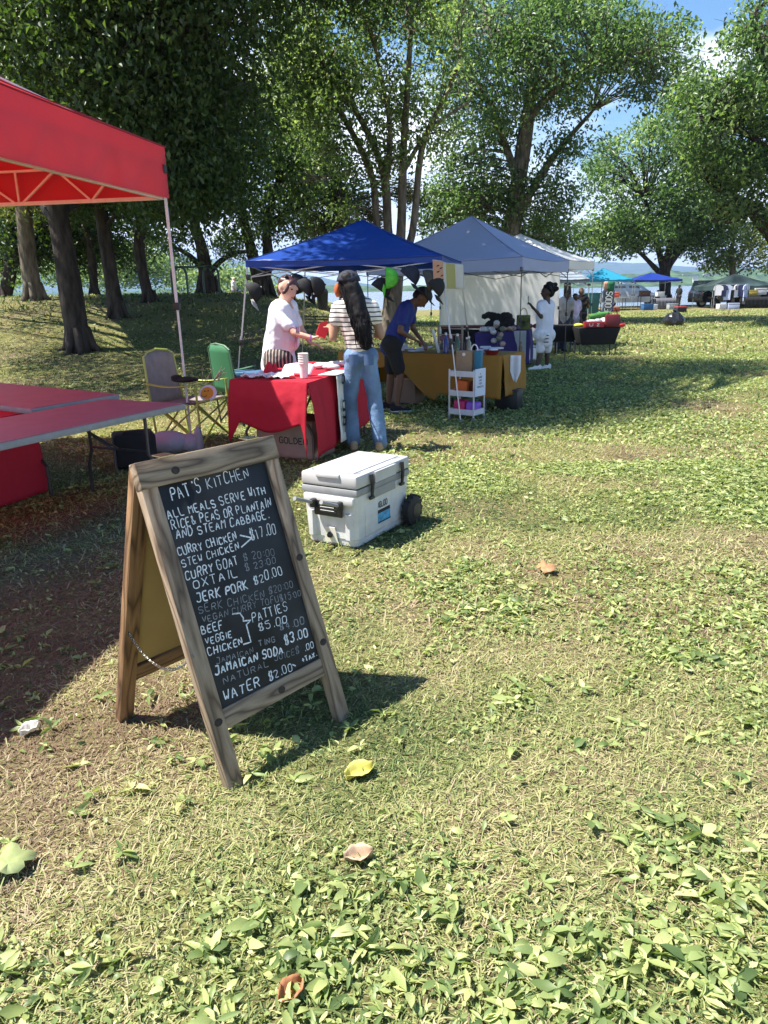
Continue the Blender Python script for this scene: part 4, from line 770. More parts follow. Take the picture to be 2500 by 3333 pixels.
def red_table():
    F0, F1, D = (-1.39, 6.95), (-.64, 6.57), (.54, 1.72); z = .745
    def hang(k, u):
        if k == 0: return .34+.05*math.sin(u*3.1)*0+.10*(1-u)*0+.05*math.cos(u*6)-.22*max(0, 1-u*7)-.31*max(0, 1-(1-u)*16)
        if k == 1: return .08+.10*u
        if k == 2: return .3
        return .16+.12*math.sin(u*9)+.25*u*(1-u)
    cloth_table('red_tablecloth', 'red cloth draped over the table with paper cups on it', F0, F1, D, z, hang, redc, .014, 3)
    a, b = Vector((*F0, 0)), Vector((*F1, 0)); d = Vector((*D, 0)); i = .04
    t = folding_table('folding_table', 'brown legged folding table under the red cloth', [a.lerp(b, i)+d*.03, a.lerp(b, i)+d*.97, b.lerp(a, i)+d*.97, b.lerp(a, i)+d*.03], z-.012, M['lidgrey'], mat('brown_steel', (.10, .075, .06), .4), None, .1)
    bx = thing('cardboard_box', 'lidded cardboard carton with dark print under the red table', 'box', (-.83, 7.12, gz(-.83, 7.12)), math.atan2(-.38, .75)); o = MB().box((0, 0, .17), (.62, .40, .34), b=.006).build('carton', mat('pinkish_cardboard', (.42, .30, .25), .9, var=.1, vscale=8), bx)
    MB().box((0, 0, .35), (.64, .42, .02), b=.004).build('carton_lid', M['card'], bx)
    l = MB(); write(l, 'GOLDEN', (-.05, .14), (.27, .14), .055, .009, -.2025, 0); vs = l.v; l.v = [(x, zz, y) for x, y, zz in vs]; l.build('lettering', M['ink'], o, 0)
    bn = thing('white_banner', 'white cloth banner with black marks hung on the red table side', 'banner', (0, 0, 0)); p = b+d*.27; q = b+d*.52; nn = Vector((.954, -.30, 0)); up = Vector((0, 0, 1)); mb = MB()
    pp = lambda u, v: p.lerp(q, u)+nn*(.085+.02*v+.012*mnoise.noise(Vector((u*4, v*3, 1))))+up*(z+.005-.62*v)
    mb.grid(lambda u, v: p.lerp(q, u)*1-nn*.10*(1-v)+nn*.085*v+up*(z+.014), 4, 4); mb.grid(pp, 10, 14); g = mb.build('cloth', M['paper'], bn, 60, solid=.003)
    l = MB(); r2 = random.Random(8)
    for v, ch in ((.1, 'D'), (.5, 'C'), (.62, 'O'), (.74, '0'), (.86, 'T')): write(l, ch, (.05, 0-v*.62), (.16, 0-v*.62), .075, .02, 0, .1, r2)
    l.build('lettering', M['ink'], g, 0, M=frame(q-p, up, p+nn*.118+up*z))
    # things on the table
    T = lambda s, t: a.lerp(b, s)+d*t+up*(z+.006)
    c = thing('cup_stack', 'tall stack of white paper cups on the red table', 'cups', T(.80, .16)); k = MB(); k.lathe((0, 0, 0), [(.034, 0), (.045, .13)], 20)
    k.build('cup', M['paper'], c)
    for j in range(5): MB().lathe((0, 0, .10+.022*j), [(.043, 0), (.0465, .028), (.048, .03), (.046, .032)], 20).build('cup', M['paper'], c)
    r2 = random.Random(12)
    spots = [(.22, .10, 'crumpled white paper napkins spread along the table front'), (.40, .14, 'flat white wrapper lying among the napkins'), (.55, .11, 'folded white napkin beside the cup stack'), (.32, .24, 'loose white sheet behind the napkins on red cloth')]
    for s, t, lb in spots:
        o = T(s, t); m_ = MB(); m_.grid(lambda u, v: Vector(((u-.5)*.24, (v-.5)*.16, .022+.03*mnoise.noise(Vector((u*5+s*20, v*5, t*9)))+.012*mnoise.noise(Vector((u*13, v*13, s))))), 14, 10); x = m_.build('paper_napkin', M['paper'], None, 60, solid=.004); x.location = o; x.rotation_euler = (0, 0, r2.uniform(-.6, .6)); tag(x, lb, 'napkin', 'papers on the red table')
    o = T(.62, .20); bk = thing('printed_flyer', 'propped glossy flyer with pink and purple stripes before the cups', 'flyer', o, -.45); g = MB().grid(lambda u, v: Vector(((u-.5)*.30, .05*u+.10*v, .004+.09*v+.02*math.sin(u*3))), 8, 6).build('sheet', mat('flyer_pink', (.72, .55, .62), .3), bk, 60, solid=.003)
    for q_, (u0, u1, cl) in enumerate(((.30, .40, (.60, .34, .06)), (.45, .52, (.12, .05, .07)), (.60, .66, (.45, .12, .25)), (.74, .8, (.16, .06, .12)))): MB().grid(lambda u, v: Vector(((u0+(u1-u0)*u-.5)*.30, .05*(u0+(u1-u0)*u)+.10*(.1+.8*v)-.003, .0065+.09*(.1+.8*v)+.02*math.sin((u0+(u1-u0)*u)*3))), 3, 4).build('stripe', mat('flyer_%d' % q_, cl, .4), g, 60)
    o = T(.30, .20); h = MB(); h.lathe((0, 0, 0), [(.055, 0), (.05, .05), (.03, .09), (.012, .125)], 14); h.lathe((.05, .02, 0), [(.04, 0), (.035, .05), (.012, .11)], 12); x = h.build('red_napkin', redc, None, 60); x.location = o; tag(x, 'red folded napkin standing up on the red table', 'napkin')
    for s, t, lb in ((.78, .72, 'white bundle of wrapped plates at the far end of red table'), (.66, .60, 'white folded cloth beside the seller on red table'), (.86, .55, 'grey lidded food tray on the red table by the customer')):
        x = MB(); [x.ball((r2.uniform(-.08, .08), r2.uniform(-.06, .06), .03), (.07, .05, .03), 10, 6) for _ in range(3)]; x = x.build('wrapped_bundle', M['paper'] if 'tray' not in lb else M['lidgrey'], None, 60); x.location = T(s, t); tag(x, lb, 'bundle')
red_table()
def mustard():
    F1 = Vector((1.50, 9.42, 0)); f = Vector((-.85, .52, 0)).normalized(); e = Vector((.52, .85, 0)).normalized(); F0 = F1+f*2.45; z = .70
    def hang(k, u):
        if k == 0:
            x = 1-u   # from the right corner
            return .17+.06*x if x < .36 else (.10+.45*S((x-.36)/.3) if x < .7 else .50-.1*(x-.7))
        return .2
    m = mat('mustard_cloth', (.34, .17, .022), .8, bump=.12, bscale=16, var=.08, vscale=3, trans=.1, tcol=(.4, .2, .02))
    cloth_table('mustard_tablecloth', 'mustard cloth with an arched hem over the goods table', (F0.x, F0.y), (F1.x, F1.y), (e.x*.72, e.y*.72), z, hang, m, .006, 11)
    up = Vector((0, 0, 1)); T = lambda s, t, h=.006: F1+f*(2.45*s)+e*(.72*t)+up*(z+h)
    r2 = random.Random(21)
    folding_table('folding_table', 'plain folding table hidden beneath the mustard cloth', [F0+e*.03-f*.05, F1+e*.03+f*.05, F1+e*.69+f*.05, F0+e*.69-f*.05], z-.012, M['lidgrey'], M['dsteel'], None, .1)
    # bottles standing at the near end
    for s, t, h, rr_, cl, lb in ((.335, .10, .26, .035, (.02, .04, .22), 'dark blue bottle with white cap on the mustard table'), (.265, .08, .25, .038, (.03, .09, .04), 'dark green bottle between blue and clear bottles'), (.205, .12, .22, .03, (.22, .22, .15), 'pale slim bottle next to the green bottle'), (.235, .25, .2, .03, (.05, .02, .02), 'brown bottle behind the green and pale bottles')):
        b = thing('bottle', lb, 'bottle', T(s, t), 0, 'bottles on the mustard table'); MB().lathe((0, 0, 0), [(rr_, 0), (rr_, h*.62), (rr_*.4, h*.78), (rr_*.35, h*.88)], 16).build('bottle_body', mat('glass_%s' % lb[:10], cl, .2, coat=.3), b)
        MB().lathe((0, 0, h*.88), [(rr_*.45, 0), (rr_*.45, h*.12)], 12).build('cap', M['paper'], b)
    tb = thing('rolled_poster', 'white rolled tube leaning among the bottles', 'tube', T(.40, .18)); MB().tube([(.03, 0, 0), (-.06, 0, .30)], .02, 12).build('roll', M['paper'], tb)
    ts = T(.36, .45); sg = thing('goods_rack', 'wooden lattice rack of small goods on the mustard table', 'rack', ts, -.5); g = MB()
    for x in (-.17, .17): g.box((x, 0, .17), (.02, .02, .34))
    for zz in (.02, .12, .22, .33): g.box((0, 0, zz), (.36, .03, .014))
    g.build('rack_frame', mat('rack_wood', (.30, .24, .18), .7), sg)
    for q in range(6): MB().box((-.11+.11*(q % 3), .0, .07+.10*(q//3)), (.08, .03, .07), b=.01).build('packet', mat('packet_%d' % q, (.12+.03*q, .10, .12), .6), sg)
    for s, t, lb in ((.62, .25, 'clear plastic tub of trinkets nearest the stooping man'), (.52, .3, 'low white dish of trinkets in the middle of the table'), (.12, .35, 'white wrapped gift sets at the open end of the table'), (.70, .5, 'white paper stack at the far side of the table'), (.16, .62, 'pale ruffled packet behind the gift sets')):
        o = MB(); [o.box((r2.uniform(-.1, .1), r2.uniform(-.05, .05), .02+.02*q), (r2.uniform(.1, .2), r2.uniform(.07, .12), .02), Matrix.Rotation(r2.uniform(-.6, .6), 4, 'Z'), b=.004) for q in range(3)]
        x = o.build('goods_pile', M['paper'] if r2.random() < .6 else mat('blueish_paper', (.55, .58, .68), .6), None, 40); x.location = T(s, t); tag(x, lb, 'goods', 'small goods on the mustard table')
    bsk = thing('red_basket', 'dark red dish at the near corner of the mustard table', 'dish', T(.07, .08)); MB().lathe((0, 0, 0), [(.06, 0), (.10, .05), (.11, .06), (.095, .055), (.05, .01)], 18).build('bowl', mat('dark_red_dish', (.20, .015, .015), .4), bsk); MB().ball((.02, 0, .05), (.06, .05, .03)).build('contents', M['paper'], bsk)
    flag = thing('white_pennant', 'white hanging cloth at the end of the mustard table', 'cloth', T(-.04, .25)-up*.01); MB().grid(lambda u, v: Vector(((u-.5)*.13*(1-.75*max(0, v-.6)/.4), .02*math.sin(u*6), -.33*v)), 8, 10).build('cloth', mat('white_cotton', (.72, .74, .80), .8, bump=.1), flag, 60, solid=.003, M=Matrix.Rotation(-.3, 4, 'Z'))
    cb = thing('cardboard_box', 'brown carton on the grass under the mustard cloth', 'box', T(.62, .35, -z)+up*.02, -.5); MB().box((0, 0, .16), (.42, .3, .32), b=.005).build('carton', mat('dark_cardboard', (.20, .15, .11), .9), cb); MB().box((0, 0, .325), (.43, .31, .014), b=.003).build('carton_lid', M['card'], cb)
    bg_ = thing('dark_crate', 'black storage crate at the end of the mustard table', 'crate', T(.02, .5, -z)+up*.0, -.5); MB().box((0, 0, .12), (.3, .22, .24), b=.01).build('crate_body', M['black'], bg_); MB().box((0, 0, .25), (.32, .24, .02), b=.005).build('crate_lid', M['dsteel'], bg_)
mustard()
def cart():
    o = Vector((1.02, 9.06, 0)); o.z = gz(o.x, o.y); r = thing('trolley_cart', 'slim white three tier trolley by the blue canopy leg', 'trolley', o, R(-38)); wm = M['steel']; Wd, Dp, H = .34, .24, .56
    for x in (-1, 1):
        for y in (-1, 1): MB().box((x*Wd/2, y*Dp/2, H/2+.04), (.016, .016, H), b=.003).build('post', wm, r); MB().lathe((x*Wd/2, y*Dp/2, .02), [(.02, -.008), (.02, .008)], 12, Matrix.Rotation(R(90), 4, 'X')).build('castor', M['grey'], r)
    for z in (.07, .29, .52):
        t = MB(); t.box((0, 0, z), (Wd, Dp, .01))
        for y in (-1, 1): t.box((0, y*Dp/2, z+.03), (Wd, .008, .065))
        for x in (-1, 1): t.box((x*Wd/2, 0, z+.03), (.008, Dp, .065))
        t.build('tray', wm, r)
    sgn = thing('paper_sign', 'white paper sign with dark printed lines clipped to the trolley', 'sign', o+Matrix.Rotation(R(-38), 3, 'Z')@Vector((.185, .0, .45)), R(-38)+R(90)); sh = MB().box((0, 0, 0), (.235, .004, .32)).build('sheet', mat('blueish_sheet', (.66, .70, .82), .7), sgn, 0)
    l = MB(); [write(l, tx, (-len(tx)*.0105, .09-.038*i), (len(tx)*.0105, .09-.038*i), .02, .0045, .0025, 0) for i, tx in enumerate(('A', 'BABE', 'AND', 'FOR', 'MOMENTS'))]
    l.build('lettering', M['ink'], sh, 0, M=frame((1, 0, 0), (0, 0, 1), (0, 0, 0)))
    W = lambda x, y, z: o+Matrix.Rotation(R(-38), 3, 'Z')@Vector((x, y, z))
    bag = thing('paper_bag', 'brown paper bag with a white sticker on top of the trolley', 'bag', W(-.03, .0, .53), R(-20)); bb = MB(); bb.box((0, 0, .14), (.19, .12, .28), taper=1.0, b=.008); bo = bb.build('bag_body', mat('kraft_paper', (.30, .20, .12), .9, bump=.4, bscale=14, var=.1), bag); MB().lathe((0, -.062, .24), [(.02, 0), (.02, .002)], 14, Matrix.Rotation(R(90), 4, 'X')).build('sticker', M['paper'], bo)
    tl = thing('teal_bag', 'narrow teal bag with white loop handle behind the paper bag', 'bag', W(.12, .06, .53), R(-20)); MB().box((0, 0, .14), (.09, .08, .28), b=.012).build('bag_body', mat('teal_cloth', (.02, .16, .26), .6), tl); MB().tube([(-.05+.04*math.cos(k*.35), 0, .28+.07*math.sin(k*.35)) for k in range(10)], .008, 6).build('handle', M['paper'], tl)
    for lb, x, y, z, cl, s in (('orange pouch on the middle tray of the trolley', -.05, -.02, .30, (.62, .13, .02), (.17, .12, .17)), ('dark red pouch beside the orange one on the trolley', .09, .03, .30, (.09, .012, .012), (.09, .13, .17)), ('bright pink pouch on the bottom tray of the trolley', -.07, -.01, .08, (.55, .03, .14), (.16, .16, .15)), ('purple pouch on the bottom tray of the trolley', .09, .0, .08, (.26, .10, .55), (.14, .16, .14))):
        b = MB(); b.box((0, 0, s[2]/2), s, b=.03); x_ = b.build('pouch', mat('pouch_'+lb[:8], cl, .55, bump=.3, bscale=12), None, 60); x_.location = W(x, y, z); x_.rotation_euler = (0, .1, R(-38)); tag(x_, lb, 'pouch', 'pouches on the trolley trays')
cart()
def purple():
    F0 = gr(1545, 1085, .70); F1 = gr(1722, 1076, .70); d = Vector((.2, .75, 0)); z = .70
    cloth_table('purple_tablecloth', 'deep purple cloth over the table under the pale canopy', (F0.x, F0.y), (F1.x, F1.y), (d.x, d.y), z, lambda k, u: .06, mat('purple_cloth', (.03, .018, .13), .8, bump=.1, bscale=14), .006, 31)
    up = Vector((0, 0, 1)); T = lambda s, t, h=.006: F0.lerp(F1, s)+d*t+up*h
    folding_table('folding_table', 'folding table hidden beneath the purple cloth', [F0+d*.05+(F1-F0)*.03, F1+d*.05-(F1-F0)*.03, F1+d*.95-(F1-F0)*.03, F0+d*.95+(F1-F0)*.03], z-.012, M['lidgrey'], M['dsteel'], None, .1)
    r2 = random.Random(4); x = fuse('black_bag_heap', [(Vector((-.18, 0, .1)), Vector((.16, 0, .12)), .11, .13), (Vector((.0, 0, .2)), Vector((.12, 0, .24)), .11, .12), (Vector((-.05, 0, .25)), Vector((-.22, .02, .32)), .09, .06), (Vector((-.22, .02, .32)), Vector((-.30, 0, .28)), .06, .05), (Vector((.2, 0, .08)), Vector((.24, 0, .18)), .08, .06)], M['cloth_black'], None, .014, 3, disp=.03); x.location = T(.42, .4); tag(x, 'heap of dark bags with a drooping strap on the purple table', 'bags')
    t = thing('tote_bag', 'green and yellow tote bag with pale handle on the purple table', 'bag', T(.86, .45)); MB().box((0, 0, .14), (.26, .10, .28), b=.015).build('bag_body', mat('green_print', (.10, .13, .03), .7, var=.9, vscale=9), t); MB().tube([(.07*math.cos(k*.35), 0, .28+.13*math.sin(k*.35)) for k in range(10)], .009, 6).build('handle', mat('rope', (.45, .33, .26), .8), t)
    for s, tt, lb, cl in ((.15, .3, 'white carton at the near end of the purple table', (.6, .6, .62)), (.6, .2, 'bundle of hanging scrunchies on the purple table', (.42, .30, .26)), (.72, .6, 'violet folded cloths on the purple table', (.12, .08, .2)), (1.0, .8, 'pink and black wares on the end of the purple table', (.35, .08, .12))):
        o = MB(); [o.ball((r2.gauss(0, .08), r2.gauss(0, .05), .05), (.07, .06, .05), 9, 6) for _ in range(5)]; x = o.build('wares', mat('ware_%s' % lb[:9], cl, .7, var=.5, vscale=20), None, 60); x.location = T(s, tt); tag(x, lb, 'wares', 'wares on the purple table')
    bn = thing('table_runner', 'pale printed runner hanging over the purple cloth', 'runner', T(.83, -.09, 0)); s = MB().grid(lambda u, v: Vector(((u-.5)*.26, -.012*math.sin(u*5), .01-.55*v)), 8, 8).build('cloth', mat('pale_runner', (.42, .45, .47), .8), bn, 60, solid=.003); MB().ball((.02, -.02, -.33), (.04, .006, .07)).ball((.02, -.02, -.22), (.025, .006, .035)).build('print', M['card'], s)
    st = thing('ware_stand', 'wire stand of pale soft wares before the purple table', 'stand', (T(.45, -.35, -.7)), 0); MB().tube([(0, 0, 0), (0, 0, .95)], .008, 6).lathe((0, 0, 0), [(.12, 0), (.11, .01)], 14).build('stand_pole', M['dsteel'], st)
    for q in range(8): MB().ball((.09*math.cos(q*2.4), .09*math.sin(q*2.4), .5+.055*q), (.06, .06, .05), 9, 6).build('soft_ware', mat('soft_%d' % (q % 3), [(.40, .30, .27), (.5, .5, .5), (.16, .18, .13)][q % 3], .9), st)
    wb = thing('white_box', 'small white cooler box on the grass beyond the purple table', 'box', gr(1712, 1172), .3); wb.location.z = gz(wb.location.x, wb.location.y); MB().box((0, 0, .13), (.36, .26, .26), b=.015).build('box_body', M['white'], wb); MB().box((0, 0, .28), (.38, .28, .05), b=.015).build('lid', M['lidgrey'], wb)
purple()
def black_tables():
    bk = M['cloth_black']
    for lb, x0, x1, y0, Yd, z in (('black fitted cover on the splay legged table at the row end', 1892, 2012, 1068, 17.0, .66), ('black covered table behind the woman with the phone', 1765, 1880, 1060, 17.6, .68)):
        a = gr(x0, y0, z); s = Yd/a.y; a = at(x0, y0, Yd); b = at(x1, y0-4, Yd+.3); zz = (a.z+b.z)/2; ctr = (a+b)/2; ctr.z = 0; w_ = (b-a).length; r = thing('covered_table', lb, 'table', ctr, 0, 'black covered tables')
        m = MB(); m.box((0, .3, zz-.19), (w_, .6, .38), taper=.80, b=.03); m.build('fitted_cover', bk, r)
        for x in (-1, 1):
            for y in (.08, .52): l = MB(); l.tube([(x*w_*.36, y, zz-.36), (x*w_*.42, y, .25), (x*w_*.36+x*.06, y, 0)], .014, 6); l.build('leg', M['dsteel'], r)
        MB().tube([(-w_*.38, .08, .28), (w_*.38, .08, .28)], .01, 6).build('stretcher', M['dsteel'], r)
    up = Vector((0, 0, 1)); B = lambda px, py, Y=17.2: at(px, py, Y)
    t = thing('red_bag', 'dark red handbag with arched handle on the black table', 'bag', B(1992, 1065)); MB().box((0, 0, .14), (.32, .14, .27), taper=1.1, b=.03).build('bag_body', mat('dark_red_leather', (.15, .008, .015), .5), t); MB().tube([(.10*math.cos(k*.35), 0, .26+.16*math.sin(k*.35)) for k in range(10)], .009, 6).build('handle', M['black'], t)
    t = thing('red_crate', 'red box with white lettering on the black table', 'box', B(1932, 1065)); o = MB().box((0, 0, .06), (.42, .22, .12), b=.008).build('box_body', mat('red_box', (.36, .02, .03), .6), t); l = MB(); write(l, 'U', (-.12, -.03), (-.02, -.03), .06, .012, .113, 0); write(l, 'Z', (.04, -.03), (.12, -.03), .05, .012, .113, 0); l.build('lettering', M['paper'], o, 0, M=Matrix.Translation((0, 0, .06))@Matrix.Rotation(R(90), 4, 'X'))
    MB().ball((-.05, 0, .13), (.14, .09, .04)).ball((.1, .02, .13), (.09, .08, .06)).build('contents', M['lidgrey'], o)
    x = MB().tube([(-.22, 0, .02), (0, .05, .06), (.25, .02, .09)], [.05, .07, .05], 10).build('green_roll', mat('green_cloth', (.04, .17, .03), .7), None, 60); x.location = B(1950, 1035, 17.45); tag(x, 'bright green rolled cloth on the black table', 'cloth')
    x = MB().ball((0, 0, .09), (.13, .1, .10)).ball((.09, 0, .05), (.09, .07, .05)).build('plastic_bag', M['paper'], None, 60); x.location = B(1965, 1062, 17.3); tag(x, 'white plastic bag beside the dark red handbag', 'bag')
    x = MB().ball((0, 0, .05), (.11, .09, .06)).ball((-.06, .1, .12), (.07, .06, .1)).build('red_plastic_bag', mat('red_plastic', (.5, .04, .03), .4), None, 60); x.location = B(2020, 1065, 17.2); tag(x, 'bright red plastic bag at the end of the black table', 'bag')
    x = MB().ball((0, 0, .04), (.12, .09, .05)).build('yellow_cloth', mat('yellow_cloth', (.55, .50, .04), .7), None, 60); x.location = B(1883, 1065, 17.6); tag(x, 'small yellow cloth between the black covered tables', 'cloth')
    t = folding_table('folding_table', 'dark table with a red top rail in front of the clear wall', [at(1435, 1058, 15.9), at(1640, 1062, 15.6), at(1640, 1062, 16.1), at(1435, 1058, 16.4)], at(1500, 1060, 16).z, mat('dark_red_top', (.14, .02, .015), .6), M['dsteel'], None, .1, th=.05)
    a, b = at(1437, 1070, 15.88), at(1640, 1074, 15.58); z0 = a.z; MB().grid(lambda u, v: a.lerp(b, u)-t.location+Vector((0, -.015*math.sin(u*50), -(z0-.05)*v)), 40, 6).build('skirt', bk, t, 60, solid=.003)
black_tables()
def red_box():
    c1 = Vector((-2.72, 5.82, 0)); d = Vector((-.13, -.44, 0)).normalized(); e = Vector((-.95, .28, 0))
    cloth_table('red_tablecloth', 'red cloth hanging to the ground on the table under the canopy', tuple((c1+d*1.3)[:2]), tuple(c1[:2]), tuple((e*.7)[:2]), .655, lambda k, u: .02, redc, .008, 17)
red_box()
# ---------------------------------------------------- camping chairs and small things under the canopies
def camp_chair(label, loc, rz, fab, frm, armm):
    r = thing('camping_chair', label, 'chair', loc, rz, 'folding camping chairs'); W_, D_ = .27, .24
    bk = MB().grid(lambda u, v: Vector((-D_-.10-.06*v+.05*math.sin(math.pi*u)*-.6, (u-.5)*2*W_*(1-.10*v), .40+.52*v+.03*math.sin(math.pi*u)*(v > .99)*1.0)), 10, 8).build('backrest', fab, r, 60, solid=.008)
    e = [Vector((-D_-.10, -W_, .40)), Vector((-D_-.16, -W_*.9, .90)), Vector((-D_-.17, -W_*.6, .94)), Vector((-D_-.19, 0, .96)), Vector((-D_-.17, W_*.6, .94)), Vector((-D_-.16, W_*.9, .90)), Vector((-D_-.10, W_, .40))]; MB().tube(e, .012, 6).build('back_trim', armm, bk)
    MB().grid(lambda u, v: Vector((-D_+2*D_*u, (v-.5)*2*W_, .44-.05*math.sin(math.pi*v)*math.sin(math.pi*u)+.02*u)), 8, 8).build('seat', fab, r, 60, solid=.008)
    MB().tube([(D_, -W_, .46), (D_, W_, .46)], .012, 6).build('seat_edge', armm, r)
    for y in (-1, 1):
        MB().grid(lambda u, v: Vector((-D_-.12+(2*D_+.1)*u, y*(W_+.03)+(v-.5)*.06, .64-.03*math.sin(math.pi*u))), 8, 2).build('armrest', armm, r, 60, solid=.01)
        MB().tube([(-D_-.06, y*W_, .0), (-D_-.12, y*W_, .62)], .011, 6).build('leg', frm, r); MB().tube([(D_, y*W_, 0), (D_-.02, y*W_, .64)], .011, 6).build('leg', frm, r)
        MB().tube([(D_, y*W_, .03), (-D_-.08, y*W_, .43)], .010, 6).build('cross_tube', frm, r); MB().tube([(-D_-.06, y*W_, .03), (D_, y*W_, .44)], .010, 6).build('cross_tube', frm, r)
    for x in (-D_-.05, D_): MB().tube([(x, -W_, .03), (x, W_, .43)], .010, 6).build('cross_tube', frm, r); MB().tube([(x, W_, .03), (x, -W_, .43)], .010, 6).build('cross_tube', frm, r)
    return r
lime = mat('lime_tube', (.36, .44, .09), .4)
camp_chair('grey camping chair with lime green edging beside the red canopy leg', (-1.95, 7.85, gz(-1.95, 7.85)), R(-22), mat('grey_mesh_cloth', (.22, .19, .19), .8, var=.15, vscale=10), lime, lime)
camp_chair('dark green camping chair with its back to the camera', (-1.56, 9.1, gz(-1.56, 9.1)), R(40), mat('green_chair_cloth', (.02, .13, .05), .7), M['dsteel'], mat('green_trim', (.07, .16, .09), .6))
def small_things():
    o = Vector((-1.77, 7.72, gz(-1.77, 7.7)+.47)); fn = thing('paper_fan', 'round orange and white paper fan with a simple smile on the grey chair', 'fan', o, 0); Mx = Matrix.Rotation(R(62), 4, 'X')@Matrix.Rotation(R(0), 4, 'Y')
    d = MB().lathe((0, 0, 0), [(.13, 0), (.13, .006)], 28).build('disc', M['paper'], fn, M=Matrix.Translation((0, 0, .06))@Mx@Matrix.Scale(.68, 4)); MB().lathe((-.015, .0, .006), [(.095, 0), (.095, .003)], 24).build('orange_face', mat('orange_paint', (.72, .30, .02), .6), d)
    MB().tube([(-.06+.05*math.cos(t), -.01+.05*math.sin(t), .011) for t in (3.4, 3.8, 4.3, 4.8, 5.3, 5.8)], .006, 5).ball((-.05, .03, .01), .012).ball((.0, .035, .01), .012).build('smile', mat('brown_paint', (.25, .08, .01), .6), d)
    x = MB(); r2 = random.Random(6)
    for _ in range(14): p = Vector((r2.uniform(-.12, .12), r2.uniform(-.06, .06), 0)); x.tube([p, p+Vector((r2.uniform(.0, .14), r2.uniform(-.06, .06), r2.uniform(.08, .18)))], .004, 4)
    g = x.build('dry_twigs', mat('dry_stalk', (.30, .26, .18), .8), None); g.location = (-1.8, 7.95, .62); tag(g, 'bundle of dry stalks sticking up on the grey chair', 'twigs')
    x = MB().ball((0, 0, .02), (.14, .07, .03)).ball((-.08, .0, .04), (.06, .05, .03)).build('dark_pouch', M['cloth_black'], None, 60); x.location = (-1.97, 7.62, .66); tag(x, 'black pouch lying over the arm of the grey chair', 'pouch')
    b = MB(); r2 = random.Random(9); b.ball((0, 0, .1), (.22, .15, .12)); b.ball((.2, .03, .08), (.14, .12, .1)); b.ball((-.2, 0, .07), (.15, .12, .09)); b.ball((.30, 0, .1), (.05, .05, .16)); q = b.build('white_sack', mat('thin_white_plastic', (.38, .40, .46), .4, bump=1, bscale=9, trans=.2), None, 60); q.location = (-2.12, 7.35, gz(-2.1, 7.35)); tag(q, 'crumpled white plastic bags at the foot of the canopy leg', 'bag')
    b = MB(); b.box((0, 0, .15), (.36, .30, .30), b=.03); b.box((0, -.1, .28), (.2, .08, .1), b=.03); q = b.build('black_backpack', M['cloth_black'], None, 60); q.location = (-2.25, 6.72, 0.02); q.rotation_euler = (0, 0, .4); tag(q, 'black duffel bag on the grass below the grey chair', 'bag')
    bl = thing('blue_cooler_bag', 'dark blue box with pale lid behind the seller', 'box', (-1.62, 9.35, gz(-1.6, 9.35)), .1); MB().box((0, 0, .26), (.5, .34, .5), b=.02).build('box_body', M['cloth_black'], bl); MB().box((0, 0, .55), (.52, .36, .08), b=.02).build('lid', mat('steel_blue', (.06, .14, .26), .5), bl)
    tp = thing('trash_bag', 'shiny black bin bag tied off on the open lawn', 'bag', gr(2192, 1060)); bb = MB(); bb.lathe((0, 0, 0), [(.40, 0), (.55, .10), (.60, .28), (.54, .48), (.36, .66), (.12, .76), (.07, .80), (.12, .88)], 26)
    bb.v = [tuple(Vector(v)*(.66+.13*mnoise.noise(Vector(v)*4.2))) for v in bb.v]; bb.build('sack', mat('black_film', (.02, .02, .022), .22, bump=1.0, bscale=7), tp, 30)
small_things()
